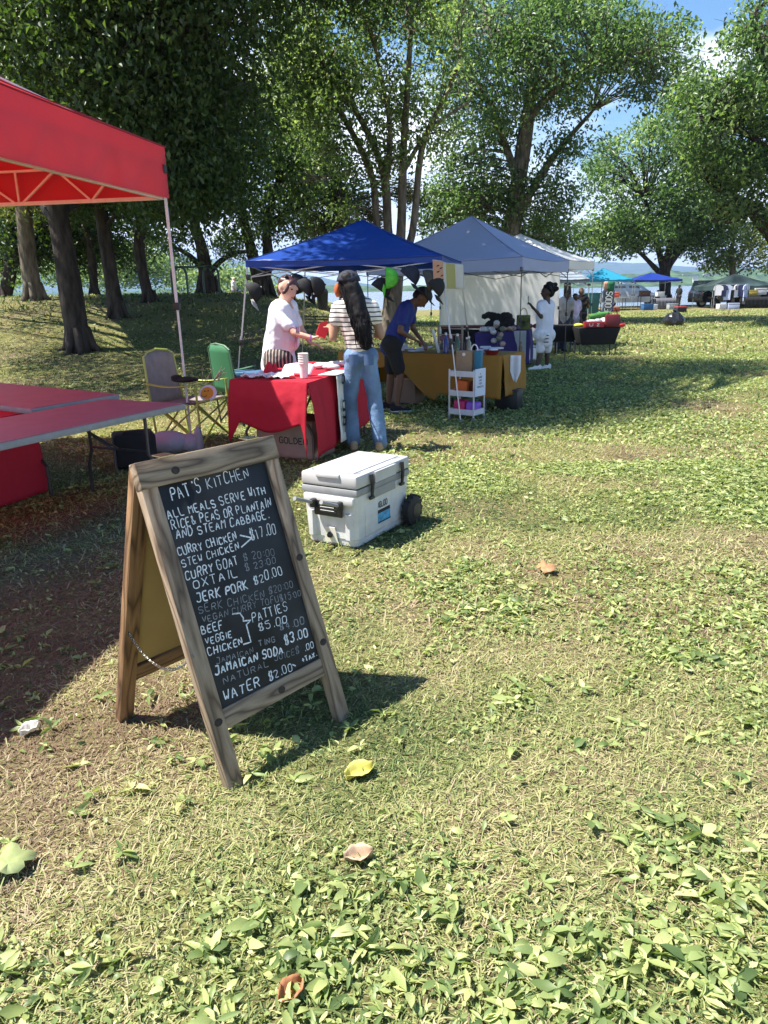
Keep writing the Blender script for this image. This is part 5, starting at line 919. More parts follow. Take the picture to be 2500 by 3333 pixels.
def caps():
    fr = lambda t: (FR*.995).lerp(FR+fd*2.5, t)
    spec = [(815, 955, 9.45, (.012, .012, .013), (.45, .43, .42), .0, 'black cap with a pale brim on the outer leg of the blue canopy'), (958, 925, 9.5, (.012, .012, .014), (.012, .012, .014), .4, 'black cap hanging beside the seller under the blue canopy'),
      (985, 945, 9.35, (.02, .02, .022), (.015, .015, .016), -.3, 'black cap with white specks behind the seller'), (1018, 935, 9.3, (.012, .012, .013), (.012, .012, .013), .3, 'black cap closest to the striped shirt customer'),
      (1255, 905, 9.1, (.10, .50, .05), (.11, .55, .06), .5, 'bright lime green cap hung from the blue canopy'), (1236, 945, 9.25, (.012, .012, .012), (.012, .012, .012), -.5, 'black cap half hidden behind the lime green cap'),
      (1328, 905, 9.05, (.014, .018, .035), (.014, .016, .03), -.35, 'navy cap with a small white badge between the green and camouflage caps'), (1385, 915, 9.0, (.05, .05, .04), (.02, .02, .02), .2, 'dark camouflage cap near the cloth banner'), (1408, 940, 8.98, (.01, .01, .011), (.01, .01, .011), -.2, 'black cap lowest in the cluster near the cloth banner')]
    for px, py, Y, c0, c1, tl, lb in spec:
        p = at(px, py, Y); r = thing('baseball_cap', lb, 'cap', p, 0, 'caps hung under the blue canopy'); m0 = mat('cap_%d' % px, c0, .8, var=.25, vscale=30); m1 = mat('brim_%d' % px, c1, .8)
        Mx = Matrix.Rotation(R(62)+tl, 4, 'Y')@Matrix.Diagonal((1.4, .9, 1.4, 1))
        cr_ = MB(); cr_.grid(lambda u, v: Vector((.085*math.cos(2*math.pi*u)*math.cos(v*1.45), .075*math.sin(2*math.pi*u)*math.cos(v*1.45), .105*math.sin(v*1.5))), 18, 7); o = cr_.build('cap_crown', m0, r, 60, solid=.004, M=Mx)
        MB().grid(lambda u, v: Vector(((.08+.075*v)*math.cos((u-.5)*1.9), (.08+.02*v)*math.sin((u-.5)*2.0), -.012*v-.015*(2*u-1)**2)), 10, 4).build('brim', m1, r, 60, solid=.004, M=Mx)
        MB().ball((0, 0, .108), .008, 8, 5).build('button', m1, o)
        if 'badge' in lb: MB().box((.06, .02, .06), (.03, .02, .03)).build('badge', M['paper'], o)
        MB().tube([p*0, Vector((0, 0, .10))], .002, 4).build('string', M['dsteel'], r)
    p0 = at(1408, 845, 8.95); p1 = at(1505, 862, 9.3); z0 = p0.z; dn = Vector((0, 0, -1)); rt = (p1-p0); nn = Vector((rt.y, -rt.x, 0)).normalized()
    bn = thing('cloth_banner', 'pale cloth banner with peach and olive leaf print at the canopy corner', 'banner', p0)
    def fn(u, v): return rt*u+dn*((.30-.02*u)*v)+nn*(.035*math.sin(u*9)+.02*v)
    mb = MB().grid(fn, 20, 8); b = mb.build('cloth', mat('pale_print_cloth', (.50, .48, .44), .85), bn, 60, solid=.003)
    def patch(u0, u1, v0, v1, m_, of): MB().grid(lambda u, v: fn(u0+(u1-u0)*u, v0+(v1-v0)*v)+nn*of, 8, 6).build('print', m_, b, 60)
    patch(.0, .30, .02, .98, mat('peach', (.50, .26, .16), .85), .003); patch(.50, .72, .02, .98, mat('olive_print', (.36, .33, .12), .85), .003)
    l = MB(); 
    for u, v in ((.1, .2), (.18, .28), (.1, .42), (.2, .55), (.1, .68), (.18, .82)): c = fn(u, v)+nn*.006; l.tube([c-rt.normalized()*.025+Vector((0, 0, -.012)), c, c+rt.normalized()*.025+Vector((0, 0, .012))], [.002, .008, .002], 6)
    l.build('leaf_print', M['ink'], b)
caps()
# ================================================================== PEOPLE
def hand(segs, wr, dirv, upv, s=1.0, curl=.5):
    """palm, four fingers and a thumb as capsules"""
    d = Vector(dirv).normalized(); u = Vector(upv); u = (u-d*u.dot(d)).normalized(); sd_ = d.cross(u); wr = Vector(wr); pm = wr+d*.085*s
    for k in (-1, 0, 1): segs.append((wr+sd_*k*.014*s, pm+sd_*k*.024*s, .014*s, .013*s))
    for k, ln in enumerate((.066, .076, .072, .058)):
        r_ = pm+sd_*(k-1.5)*.021*s; a = r_+(d*math.cos(curl*.4)-u*math.sin(curl*.4))*ln*.5*s; b = a+(d*math.cos(curl*1.5)-u*math.sin(curl*1.5))*ln*.5*s; segs += [(r_, a, .0095*s, .009*s), (a, b, .009*s, .0075*s)]
    t0 = wr+d*.03*s-sd_*.03*s; t1 = t0+(d*.6-sd_*.75-u*.2).normalized()*.045*s; segs += [(t0, t1, .012*s, .0105*s), (t1, t1+(d*.9-sd_*.2-u*.3).normalized()*.03*s, .0105*s, .008*s)]
def person(label, J, skin, shirt, pants, shoes, hair, sleeve=.45, pleg=1.0, chest=.115, waist=.115, hipr=.115, thigh=.082, voxel=.012, face=(0, -1, 0), shirt_end=0.0, headr=.10, hairsegs=None, group=None, bare_arms=False, curl=(.6, .6), hdir=None, seg_extra=None, shirt_wr=.010, pant_loose=1.0):
    """J: joint positions in the world (head, neck, sh, el, wr, hip, kn, an, toe: pairs are (a, b))"""
    V_ = {k: ([Vector(q) for q in v] if isinstance(v, (list, tuple)) and not isinstance(v, Vector) else Vector(v)) for k, v in J.items()}
    hip = V_['hip']; ctr = (V_['an'][0]+V_['an'][1])/2; root = thing('person', label, 'person', (ctr.x, ctr.y, gz(ctr.x, ctr.y) if ctr.y < 45 else ctr.z-.08), 0, group)
    pel = (hip[0]+hip[1])/2; sh = V_['sh']; neck = V_['neck']; head = V_['head']; chs = (sh[0]+sh[1])/2; fc = Vector(face).normalized(); upv = (head-neck).normalized(); sdv = fc.cross(upv).normalized(); fc = (fc-upv*fc.dot(upv)).normalized(); h = headr
    B = [(neck-upv*.06, head-upv*.03, h*.58, h*.56), (head+upv*h*.12-fc*h*.12, head+upv*h*.22-fc*h*.08, h*.92, h*.9), (head+upv*h*.2+fc*h*.18, head-upv*h*.25+fc*h*.2, h*.72, h*.66), (head-upv*h*.55+fc*h*.42, head-upv*h*.78+fc*h*.48, h*.44, h*.30), (head-upv*.25*h+fc*h*.55, head-upv*h*.6+fc*h*.35, h*.45, h*.45),
         (head+upv*h*.05+fc*h*.88, head-upv*h*.25+fc*h*1.06, h*.09, h*.15), (head-upv*h*.62+fc*h*.82-sdv*h*.16, head-upv*h*.62+fc*h*.82+sdv*h*.16, h*.10, h*.10)]
    for s in (-1, 1): B += [(head-upv*h*.05+sdv*s*h*.86-fc*h*.05, head-upv*h*.32+sdv*s*h*.84, h*.16, h*.11), (head+upv*h*.28+fc*h*.80+sdv*s*h*.15, head+upv*h*.26+fc*h*.72+sdv*s*h*.5, h*.12, h*.12)]
    B += [(chs, pel, chest*.75, waist*.75), (sh[0], sh[1], .05, .05), (hip[0], hip[1], hipr*.7, hipr*.7), (neck-upv*.03, chs, .06, .08)]
    for i in (0, 1):
        el, wr = V_['el'][i], V_['wr'][i]; B += [(sh[i], el, .047, .038), (el, wr, .037, .024)]
        hd = (hdir[i] if hdir else (wr-el)); hand(B, wr, hd, (0, 0, 1), 1.0, curl[i])
        kn, an = V_['kn'][i], V_['an'][i]; B += [(hip[i], kn, thigh*.86, .052), (kn, kn.lerp(an, .35), .05, .052), (kn.lerp(an, .35), an, .052, .034), (an, V_['toe'][i], .034, .026)]
    body = fuse('body', B, skin, root, voxel)
    k = 1.0; Sg = [(sh[0].lerp(sh[1], .08), sh[1].lerp(sh[0], .08), .066, .066), (chs.lerp(pel, .12), chs.lerp(pel, .55), chest, chest*.96), (sh[0].lerp(chs, .45), pel.lerp(hip[0], .45).lerp(chs, .12), chest*.86, waist*.9), (sh[1].lerp(chs, .45), pel.lerp(hip[1], .45).lerp(chs, .12), chest*.86, waist*.9), (chs.lerp(pel, .5), pel+(pel-chs)*shirt_end, waist*.98, waist*1.02), (neck-upv*.055, chs, .064, .09)]
    for i in (0, 1):
        el = V_['el'][i]; Sg.append((sh[i], sh[i].lerp(el, sleeve), .066, .066))
    if seg_extra: Sg += seg_extra(V_, chs, pel)
    fuse('shirt', Sg, shirt, root, voxel, 5, disp=shirt_wr)
    Pg = [(hip[0], hip[1], hipr*1.02, hipr*1.02), (pel, pel+(chs-pel).normalized()*.06, hipr, waist)]
    for i in (0, 1):
        kn, an = V_['kn'][i], V_['an'][i]
        if pleg >= 1: Pg += [(hip[i], kn, thigh*1.12, .070*pant_loose), (kn, an+Vector((0, 0, .01)), .070*pant_loose, .066*pant_loose)]
        else: Pg.append((hip[i], hip[i].lerp(kn, pleg*2), thigh*1.2, .086*pant_loose))
    fuse('shorts' if pleg < 1 else 'trousers', Pg, pants, root, voxel, 4, disp=.008)
    for i in (0, 1):
        an, toe = V_['an'][i], V_['toe'][i]; d = (toe-an); d.z = 0; d.normalize(); g = Vector((an.x, an.y, root.location.z+.0)); a = g-d*.05+Vector((0, 0, .045)); b = g+d*.15+Vector((0, 0, .034))
        s = fuse('shoe', [(a, b, .042, .034), (a+Vector((0, 0, .03)), a.lerp(b, .45)+Vector((0, 0, .02)), .042, .038)], shoes if not isinstance(shoes, tuple) else shoes[0], root, voxel*.8, 3)
        if isinstance(shoes, tuple): so_ = MB().tube([g-d*.085+Vector((0, 0, .016)), g+d*.04+Vector((0, 0, .016)), g+d*.188+Vector((0, 0, .016))], [.038, .046, .036], 10); so_.v = [(x, y, root.location.z+.016+(z-root.location.z-.016)*.42) for x, y, z in so_.v]; q = so_.build('sole', shoes[1], None, 60); q.parent = s; q.matrix_parent_inverse = (root.matrix_basis @ s.matrix_basis @ Matrix.Identity(4)).inverted() if False else Matrix.Identity(4)
    hs = [(head+upv*h*.36-fc*h*.32, head+upv*h*.46-fc*h*.12, h*.90, h*.80), (head-upv*h*.2-fc*h*.42, head+upv*h*.3-fc*h*.36, h*.78, h*.88)]
    if hairsegs is not None: hs = hairsegs(head, upv, fc, sdv, h, hs)
    if hs: fuse('hair', hs, hair, root, voxel*.8, 3, disp=.012)
    ey = MB()
    for s in (-1, 1): ey.ball(head+upv*h*.10+fc*h*.86+sdv*s*h*.32, (h*.10, h*.06, h*.07), 8, 6)
    q = ey.build('eyes', M['ink'], root, 60); q.matrix_parent_inverse = root.matrix_basis.inverted()
    mo = MB().tube([head-upv*h*.60+fc*h*.93-sdv*h*.2, head-upv*h*.62+fc*h*.97, head-upv*h*.60+fc*h*.93+sdv*h*.2], [h*.02, h*.05, h*.02], 6).build('mouth', mat('lip', (.30, .09, .08), .5), root, 60); mo.matrix_parent_inverse = root.matrix_basis.inverted()
    return root
def joints(Y, **k):
    o = {}
    for n, v in k.items():
        if isinstance(v[0], tuple): o[n] = [at(q[0], q[1], Y+(q[2] if len(q) > 2 else 0)) for q in v]
        else: o[n] = at(v[0], v[1], Y+(v[2] if len(v) > 2 else 0))
    return o
def ground_feet(J):
    for i in (0, 1):
        for n, z in (('an', .085), ('toe', .035)): J[n][i].z = gz(J[n][i].x, J[n][i].y)+z
    return J
def stripes(name, axis, period, duty, c0, c1):
    m = mat(name, c0, .85); t = m.node_tree; p = t.nodes['Principled BSDF']; c = t.nodes.new('ShaderNodeTexCoord'); s = t.nodes.new('ShaderNodeSeparateXYZ'); t.links.new(c.outputs['Object'], s.inputs[0])
    ns_ = t.nodes.new('ShaderNodeTexNoise'); ns_.inputs['Scale'].default_value = 5; t.links.new(c.outputs['Object'], ns_.inputs['Vector']); ma = t.nodes.new('ShaderNodeMath'); ma.operation = 'MULTIPLY_ADD'; ma.inputs[1].default_value = .03
    t.links.new(ns_.outputs['Fac'], ma.inputs[0]); t.links.new(s.outputs[axis], ma.inputs[2]); d = t.nodes.new('ShaderNodeMath'); d.operation = 'WRAP'; d.inputs[1].default_value = period; d.inputs[2].default_value = 0; t.links.new(ma.outputs[0], d.inputs[0])
    g = t.nodes.new('ShaderNodeMath'); g.operation = 'LESS_THAN'; g.inputs[1].default_value = period*duty; t.links.new(d.outputs[0], g.inputs[0]); mx_ = t.nodes.new('ShaderNodeMixRGB'); mx_.inputs[1].default_value = (*c0, 1); mx_.inputs[2].default_value = (*c1, 1); t.links.new(g.outputs[0], mx_.inputs[0]); t.links.new(mx_.outputs[0], p.inputs['Base Color']); return m
tee = mat('white_tee', (.72, .73, .80), .85, bump=.15, bscale=14); sole = mat('white_rubber', (.7, .7, .68), .6)
# seller in white, reaching out with a red pouch
J = ground_feet(joints(8.2, head=(938, 940), neck=(922, 992), sh=((905, 1020, -.16), (940, 1005, .18)), el=((958, 1085, -.26), (985, 1080, .16)), wr=((1018, 1100, -.30), (1010, 1115, .05)), hip=((905, 1175, -.10), (902, 1172, .10)), kn=((903, 1290, -.08), (900, 1290, .1)), an=((905, 1385, -.08), (890, 1380, .1)), toe=((930, 1395, -.08), (918, 1390, .1))))
def hair1(hd, u, f, s, h, hs): return hs+[(hd+u*h*.42-f*h*.1, hd+u*h*.5+f*h*.18, h*.84, h*.62), (hd+u*h*.75-f*h*.55, hd+u*h*.85-f*h*.5, h*.42, h*.4), (hd+u*h*.5+f*h*.45+s*h*.35, hd-u*h*.45+f*h*.45+s*h*.78, h*.26, h*.12), (hd+u*h*.62+f*h*.35, hd+u*h*.55+f*h*.6-s*h*.3, h*.30, h*.22)]
pw = person('woman in a white T-shirt leaning over the red table to hand out a red pouch', J, M['skin_p'], tee, stripes('striped_trousers', 0, .035, .35, (.02, .018, .02), (.34, .28, .24)), M['black'], M['hair_r'], .62, 1.0, .155, .175, .165, .10, face=(.62, -.55, -.08), headr=.112, hairsegs=hair1, shirt_end=.12, curl=(.9, .5), hdir=[Vector((1, -.1, .25)), Vector((1, 0, -.3))],
  seg_extra=lambda V_, c, p: [(c.lerp(p, .35)+Vector((.07, -.05, 0)), c.lerp(p, .6)+Vector((.08, -.04, 0)), .13, .14), (p+Vector((.03, 0, .02)), p+Vector((.05, 0, -.04)), .17, .165)])
def lk(o, root): o.parent = root; o.matrix_parent_inverse = root.matrix_basis.inverted(); return o
hd = J['head']; g = MB()
for s in (-1, 1): g.ball(hd+Vector((.022+.03*s, -.03+.02*s, .122)), (.025, .02, .012), 10, 6)
lk(g.build('sunglasses', mat('dark_lens', (.01, .01, .012), .15), None, 60), pw)
w1 = J['wr'][0]; lk(MB().tube([w1-Vector((.02, 0, 0))+Vector((0, .031*math.cos(t), .031*math.sin(t))) for t in [k*.52 for k in range(13)]], .005, 5).build('bracelet', mat('violet_band', (.25, .10, .42), .6), None, 60), pw)
g = MB().grid(lambda u, v: J['sh'][0].lerp(J['hip'][0], .28+.42*v)+Vector((.205-.02*v+.02*math.sin(u*3.1), -.16+.22*u, 0)), 6, 6).build('shirt_print', mat('pink_print', (.50, .30, .42), .85, var=.8, vscale=14), None, 60); lk(g, pw)
hp = J['wr'][0]+Vector((.11, -.015, .05)); b = MB(); b.prism([(-.05, -.07), (.05, -.07), (.055, .05), (0, .1), (-.055, .05)], -.02, .02); x = b.build('red_pouch', mat('red_vinyl', (.55, .02, .03), .3), None, 40); x.location = hp+Vector((0, -.03, .03)); x.rotation_euler = (R(80), R(25), R(10)); tag(x, 'red pouch handed across by the woman in white', 'pouch')
# customer in the striped top, seen from behind
J = ground_feet(joints(7.2, head=(1135, 925), neck=(1150, 975), sh=((1100, 1004), (1212, 1000)), el=((1084, 1100, -.02), (1240, 1092, -.02)), wr=((1077, 1068, .22), (1205, 1090, .26)), hip=((1153, 1160), (1197, 1160)), kn=((1138, 1300), (1220, 1300)), an=((1150, 1440), (1238, 1440, -.05)), toe=((1140, 1430, .25), (1255, 1430, .15))))
shirt2 = stripes('striped_top', 2, .040, .26, (.76, .72, .66), (.012, .012, .02))
denim = mat('faded_denim', (.12, .20, .34), .85, var=.45, vscale=5, bump=.3, bscale=50)
def hair2(hd, u, f, s, h, hs):
    e = [(hd-f*h*.5-u*h*.2, J['neck']-f*.07+Vector((.02, 0, -.02)), h*.85, .075), (J['neck']+Vector((.02, -.07, 0)), J['neck']+Vector((.08, -.12, -.22)), .085, .085), (J['neck']+Vector((.08, -.12, -.22)), J['neck']+Vector((.115, -.12, -.40)), .08, .055), (J['neck']+Vector((.115, -.12, -.38)), J['neck']+Vector((.115, -.11, -.41)), .04, .02)]
    return hs+e
p2 = person('woman in a striped top and faded blue jeans with long black curls seen from behind', J, M['skin_t'], shirt2, denim, mat('tan_slipper', (.35, .24, .15), .8), M['hair_b'], .40, 1.0, .118, .104, .104, .078, face=(-.35, .9, -.05), hairsegs=hair2, shirt_end=-.14, curl=(.9, .9), headr=.098, pant_loose=1.08, shirt_wr=.006)
hd = J['head']; nk = J['neck']; st = MB(); rr = random.Random(3)
for k in range(170):
    a0 = rr.uniform(-1, 1); p0 = hd+Vector((.09*a0, -.085+.05*abs(a0)+rr.uniform(-.015, .01), rr.uniform(-.03, .05))); p1 = nk+Vector((.025+.085*a0*.7+rr.gauss(0, .012), -.155-rr.uniform(0, .03), -.10)); ln = rr.uniform(.22, .44); p2_ = nk+Vector((.11+.06*a0+rr.gauss(0, .018), -.165-rr.uniform(0, .035), -ln)); ph_ = rr.uniform(0, 6.28); am = rr.uniform(.006, .016); P = []
    for q in range(16):
        t = q/15; c = p0*(1-t)**2+p1*2*t*(1-t)+p2_*t*t; g = min(1, t*2); P.append(c+Vector((math.sin(t*ln*46+ph_), .6*math.cos(t*ln*46+ph_), 0))*am*g)
    st.tube(P, [.0055]*13+[.0045, .0035, .002], 4)
lk(st.build('hair_strands', M['hair_b'], None, 60), p2)
cp_ = MB(); cp_.grid(lambda u, v: hd+Vector((.108*math.cos(2*math.pi*u)*math.cos(v*1.5), .115*math.sin(2*math.pi*u)*math.cos(v*1.5), .025+.098*math.sin(v*1.5))), 20, 7); c = lk(cp_.build('cap', mat('navy_cap', (.015, .018, .035), .8), None, 60, solid=.004), p2)
lk(MB().ball(hd+Vector((-.105, .01, -.05)), (.03, .05, .065), 12, 8).build('orange_scarf', mat('rust_cloth', (.42, .09, .02), .8), None, 60), p2)
for x in (-.065, .075): lk(MB().grid(lambda u, v: (J['hip'][0]+J['hip'][1])/2+Vector((x-.045+.09*u, -.142-.012*math.sin(3.1*u), .03-.10*v)), 4, 4).build('pocket', mat('denim_pocket', (.08, .14, .27), .9), None, 60), p2)
# man in blue stooping over the mustard table
J = ground_feet(joints(9.75, head=(1372, 970), neck=(1347, 985), sh=((1318, 1010, -.17), (1335, 1000, .17)), el=((1302, 1078, -.24), (1345, 1070, .2)), wr=((1347, 1103, -.16), (1372, 1108, .1)), hip=((1274, 1120, -.09), (1278, 1118, .09)), kn=((1303, 1215, -.1), (1272, 1215, .1)), an=((1292, 1310, -.1), (1265, 1305, .1)), toe=((1325, 1325, -.1), (1292, 1318, .1))))
p3 = person('man in a blue T-shirt and black shorts bending over the mustard table', J, M['skin_b'], mat('royal_blue_tee', (.014, .03, .19), .85, bump=.15, bscale=14), M['cloth_black'], (M['cloth_black'], sole), M['hair_b'], .55, .42, .125, .135, .13, .092, face=(.75, -.1, -.62), curl=(.9, .7), shirt_end=.08)
hd = J['head']; f3 = Vector((.75, -.1, -.62)).normalized(); u3 = (J['head']-J['neck']).normalized(); u3 = (u3-f3*u3.dot(f3)).normalized(); cc = frame(f3, f3.cross(u3)*-1, hd+u3*.035); lk(MB().grid(lambda u, v: cc@Vector((.118*math.cos(2*math.pi*u)*math.cos(v*1.5), .11*math.sin(2*math.pi*u)*math.cos(v*1.5), .11*math.sin(v*1.5))), 20, 7).grid(lambda u, v: cc@Vector(((.105+.085*v)*math.cos((u-.5)*1.7), (.11)*math.sin((u-.5)*1.8), .01-.015*v)), 8, 3).build('cap', mat('black_cap_cloth', (.012, .012, .012), .8), None, 60, solid=.004), p3)
# woman photographing the stall
J = ground_feet(joints(14.4, head=(1781, 950), neck=(1780, 980), sh=((1756, 995, -.1), (1796, 994, .1)), el=((1762, 1032, -.2), (1775, 1030, .1)), wr=((1735, 1000, -.2), (1733, 1002, .0)), hip=((1762, 1090, -.05), (1782, 1090, .05)), kn=((1760, 1145, -.05), (1782, 1145, .05)), an=((1748, 1195, -.08), (1780, 1195, .05)), toe=((1735, 1202, -.1), (1768, 1204, .02))))
def hair4(hd, u, f, s, h, hs): 
    rr = random.Random(5); return hs+[(hd+u*h*.5-f*h*.5, hd+u*h*.85-f*h*.75, h*.75, h*.5)]+[(hd+u*h*.6-f*h*.55+Vector((rr.gauss(0, .04), rr.gauss(0, .04), rr.gauss(0, .035))), hd+u*h*.65-f*h*.6+Vector((rr.gauss(0, .04), rr.gauss(0, .04), rr.gauss(0, .035))), .045, .04) for _ in range(22)]
p4 = person('woman in a white T-shirt and white shorts holding up a phone', J, M['skin_d'], tee, mat('white_shorts', (.72, .72, .74), .85, var=.2, vscale=14), sole, M['hair_b'], .62, .42, .13, .15, .15, .092, face=(-.95, -.2, 0), headr=.112, hairsegs=hair4, shirt_end=.22, curl=(1.0, 1.0), voxel=.014, hdir=[Vector((-.6, .1, .8)), Vector((-.6, -.1, .8))])
for z in (.03, -.03, -.09): lk(MB().box((J['hip'][0]+J['hip'][1])/2+Vector((-.0, -.175, z-.03)), (.09, .01, .018)).build('shorts_print', M['ink'], None), p4)
ph = MB().box((0, 0, 0), (.075, .009, .15), b=.006).build('mobile_phone', M['black'], None); ph.location = J['wr'][0].lerp(J['wr'][1], .5)+Vector((-.09, -.02, .13)); ph.rotation_euler = (0, R(-25), R(75)); tag(ph, 'black phone held up by the woman in white shorts', 'phone')
# people behind
def stander(label, Y, x, ytop, skin, shirt, pants, hair, lean=(0, 0), face=(0, -1, 0), pleg=1.0, sleeve=.6, arms=((-.05, -.05), (.05, -.05)), vox=.02, sit=False, group='people at the stalls', base_y=None, girth=1.0, shoes=None):
    """standing or seated figure; ytop is the pixel row of the top of the head"""
    g0 = at(x, 940, Y); g = Vector((g0.x, Y, gz(g0.x, Y) if Y < 44 else gz(g0.x, Y))); top = at(x, ytop, Y); H = max(1.1, top.z-g.z); k = H/1.72 if not sit else (H-.0)/1.25
    P = lambda a, b, c: g+Vector((a*k, b*k, c*k)); L = Vector((lean[0], lean[1], 0))
    if sit: z = dict(hip=.48, kn=.50, an=.09, sh=.98, nk=1.03, hd=1.14); kd = .42
    else: z = dict(hip=.90, kn=.50, an=.09, sh=1.40, nk=1.46, hd=1.60); kd = .03
    f = Vector(face).normalized(); s = Vector((f.y, -f.x, 0))
    q = lambda a, fw, zz, ln=0: g+(s*a+f*fw)*k+Vector((0, 0, zz*k))+L*ln
    J = dict(head=q(0, .03, z['hd'], 1.25), neck=q(0, 0, z['nk'], 1.05), sh=[q(-.17, 0, z['sh'], 1), q(.17, 0, z['sh'], 1)], el=[q(-.24, .02+arms[0][0], z['sh']-.28, .8), q(.24, .02+arms[1][0], z['sh']-.28, .8)], wr=[q(-.20, .16+arms[0][0], z['sh']-.44+arms[0][1], .7), q(.20, .16+arms[1][0], z['sh']-.44+arms[1][1], .7)],
      hip=[q(-.085, 0, z['hip']), q(.085, 0, z['hip'])], kn=[q(-.1, kd, z['kn']), q(.1, kd, z['kn'])], an=[q(-.1, kd, z['an']), q(.1, kd-.02, z['an'])], toe=[q(-.11, kd+.14, .035), q(.11, kd+.12, .035)])
    r_ = person(label, J, skin, shirt, pants, shoes or M['black'], hair, sleeve, pleg, .12*girth, .125*girth, .125*girth, .088, vox, face=tuple(f), group=group, headr=.10*k); return r_
M['grey_tee'] = mat('grey_tee', (.30, .31, .33), .9); M['denim2'] = mat('dark_denim', (.03, .045, .09), .9); M['pinktop'] = mat('pink_top', (.62, .25, .42), .9)
stander('person in a white and grey top leaning over the black covered table', 18.6, 1832, 945, M['skin_d'], mat('white_grey_top', (.5, .5, .52), .9, var=.5, vscale=3), M['denim2'], M['hair_b'], (.02, -.30), (.1, -1, -.3), vox=.016, girth=1.25)
stander('bald person in black with a raised pale sleeve behind the stalls', 21.5, 1893, 938, M['skin_b'], M['cloth_black'], M['cloth_black'], M['skin_b'], (0, 0), (-.2, -1, 0), arms=((.1, .3), (.1, .1)), vox=.018)
stander('person in a lilac and white top next to the bald person', 20.6, 1872, 955, M['skin_d'], mat('lilac_top', (.52, .45, .62), .9, var=.4, vscale=4), M['grey_tee'], M['hair_b'], (0, -.05), (.3, -1, 0), vox=.018)
stander('person all in black standing by the corner leg of the deep blue canopy', 50, 2212, 927, M['skin_d'], M['cloth_black'], M['cloth_black'], M['hair_b'], (0, 0), (-.8, -.4, 0), vox=.03)
stander('person in dark clothes sitting under the deep blue canopy', 53, 2142, 944, M['skin_d'], M['denim2'], M['cloth_black'], M['hair_b'], (0, 0), (.5, -1, 0), sit=True, vox=.03)
stander('person in dark clothes standing behind the clothes rail', 49.5, 2377, 930, M['skin_d'], M['cloth_black'], M['cloth_black'], M['hair_b'], (0, 0), (0, -1, 0), vox=.03)
stander('person with grey top bending by the open rear of the dark van', 50, 2338, 948, M['skin_d'], M['grey_tee'], M['cloth_black'], M['hair_b'], (.1, -.2), (.3, -1, -.2), vox=.03)
stander('person in a dark top selling beneath the dark green canopy', 49.5, 2403, 936, M['skin_d'], M['denim2'], M['cloth_black'], M['hair_b'], (0, 0), (0, -1, 0), vox=.03)
stander('person in black sitting at the outer end of the dark green canopy', 49, 2492, 950, M['skin_d'], M['cloth_black'], M['cloth_black'], M['hair_b'], (0, 0), (-.3, -1, 0), sit=True, vox=.03)
stander('person in dark clothes behind the teal bin near the silver car', 46, 1945, 952, M['skin_d'], M['cloth_black'], M['denim2'], M['hair_b'], (0, -.1), (.5, -1, 0), vox=.03)
stander('person seated beyond the mound in a white shirt and wide pale hat', 38, 762, 925, M['skin_p'], tee, M['denim2'], mat('straw_hat', (.6, .55, .42), .9), (0, 0), (1, -.2, 0), sit=True, vox=.025)
# ---------------------------------------------------- far stalls, cars, furniture
def far_canopy(label, name, x0, x1, yv, ypk, Y, m, depth=3.0, vh=.12, sc_=True, legm=None):
    a, b = at(x0, yv, Y), at(x1, yv, Y); ez = (a.z+b.z)/2-vh; pk = at((x0+x1)/2, ypk, Y+depth/2).z; g0 = (gz(a.x, Y)+gz(b.x, Y))/2; cs = [(a.x, Y), (b.x, Y), (b.x, Y+depth), (a.x, Y+depth)]
    return canopy(name, label, cs, cs, ez, pk, vh, m, legm or M['alu'], .03, .06, n=10, scissor=sc_)
far_canopy('turquoise canopy beside the deep blue canopy near the shore', 'turquoise_canopy', 1905, 2062, 910, 872, 50, mat('turquoise_cloth', (.02, .26, .42), .5, trans=.25, tcol=(.03, .35, .5)))
far_canopy('deep blue canopy under the round linden near the shore', 'blue_canopy', 2068, 2222, 910, 886, 51, mat('deep_blue_cloth', (.012, .04, .28), .5, trans=.2, tcol=(.02, .06, .4)))
far_canopy('dark green canopy with pale patches over a clothes stall', 'green_canopy', 2322, 2530, 930, 890, 49, mat('dark_green_cloth', (.035, .06, .058), .5, var=.9, vscale=.8, trans=.15, tcol=(.1, .2, .2)), vh=.25)
far_canopy('slate grey striped canopy just behind the white canopies', 'striped_canopy', 1800, 1920, 908, 850, 26, stripes('slate_stripes', 2, .10, .4, (.20, .24, .28), (.09, .11, .14)), vh=.1)
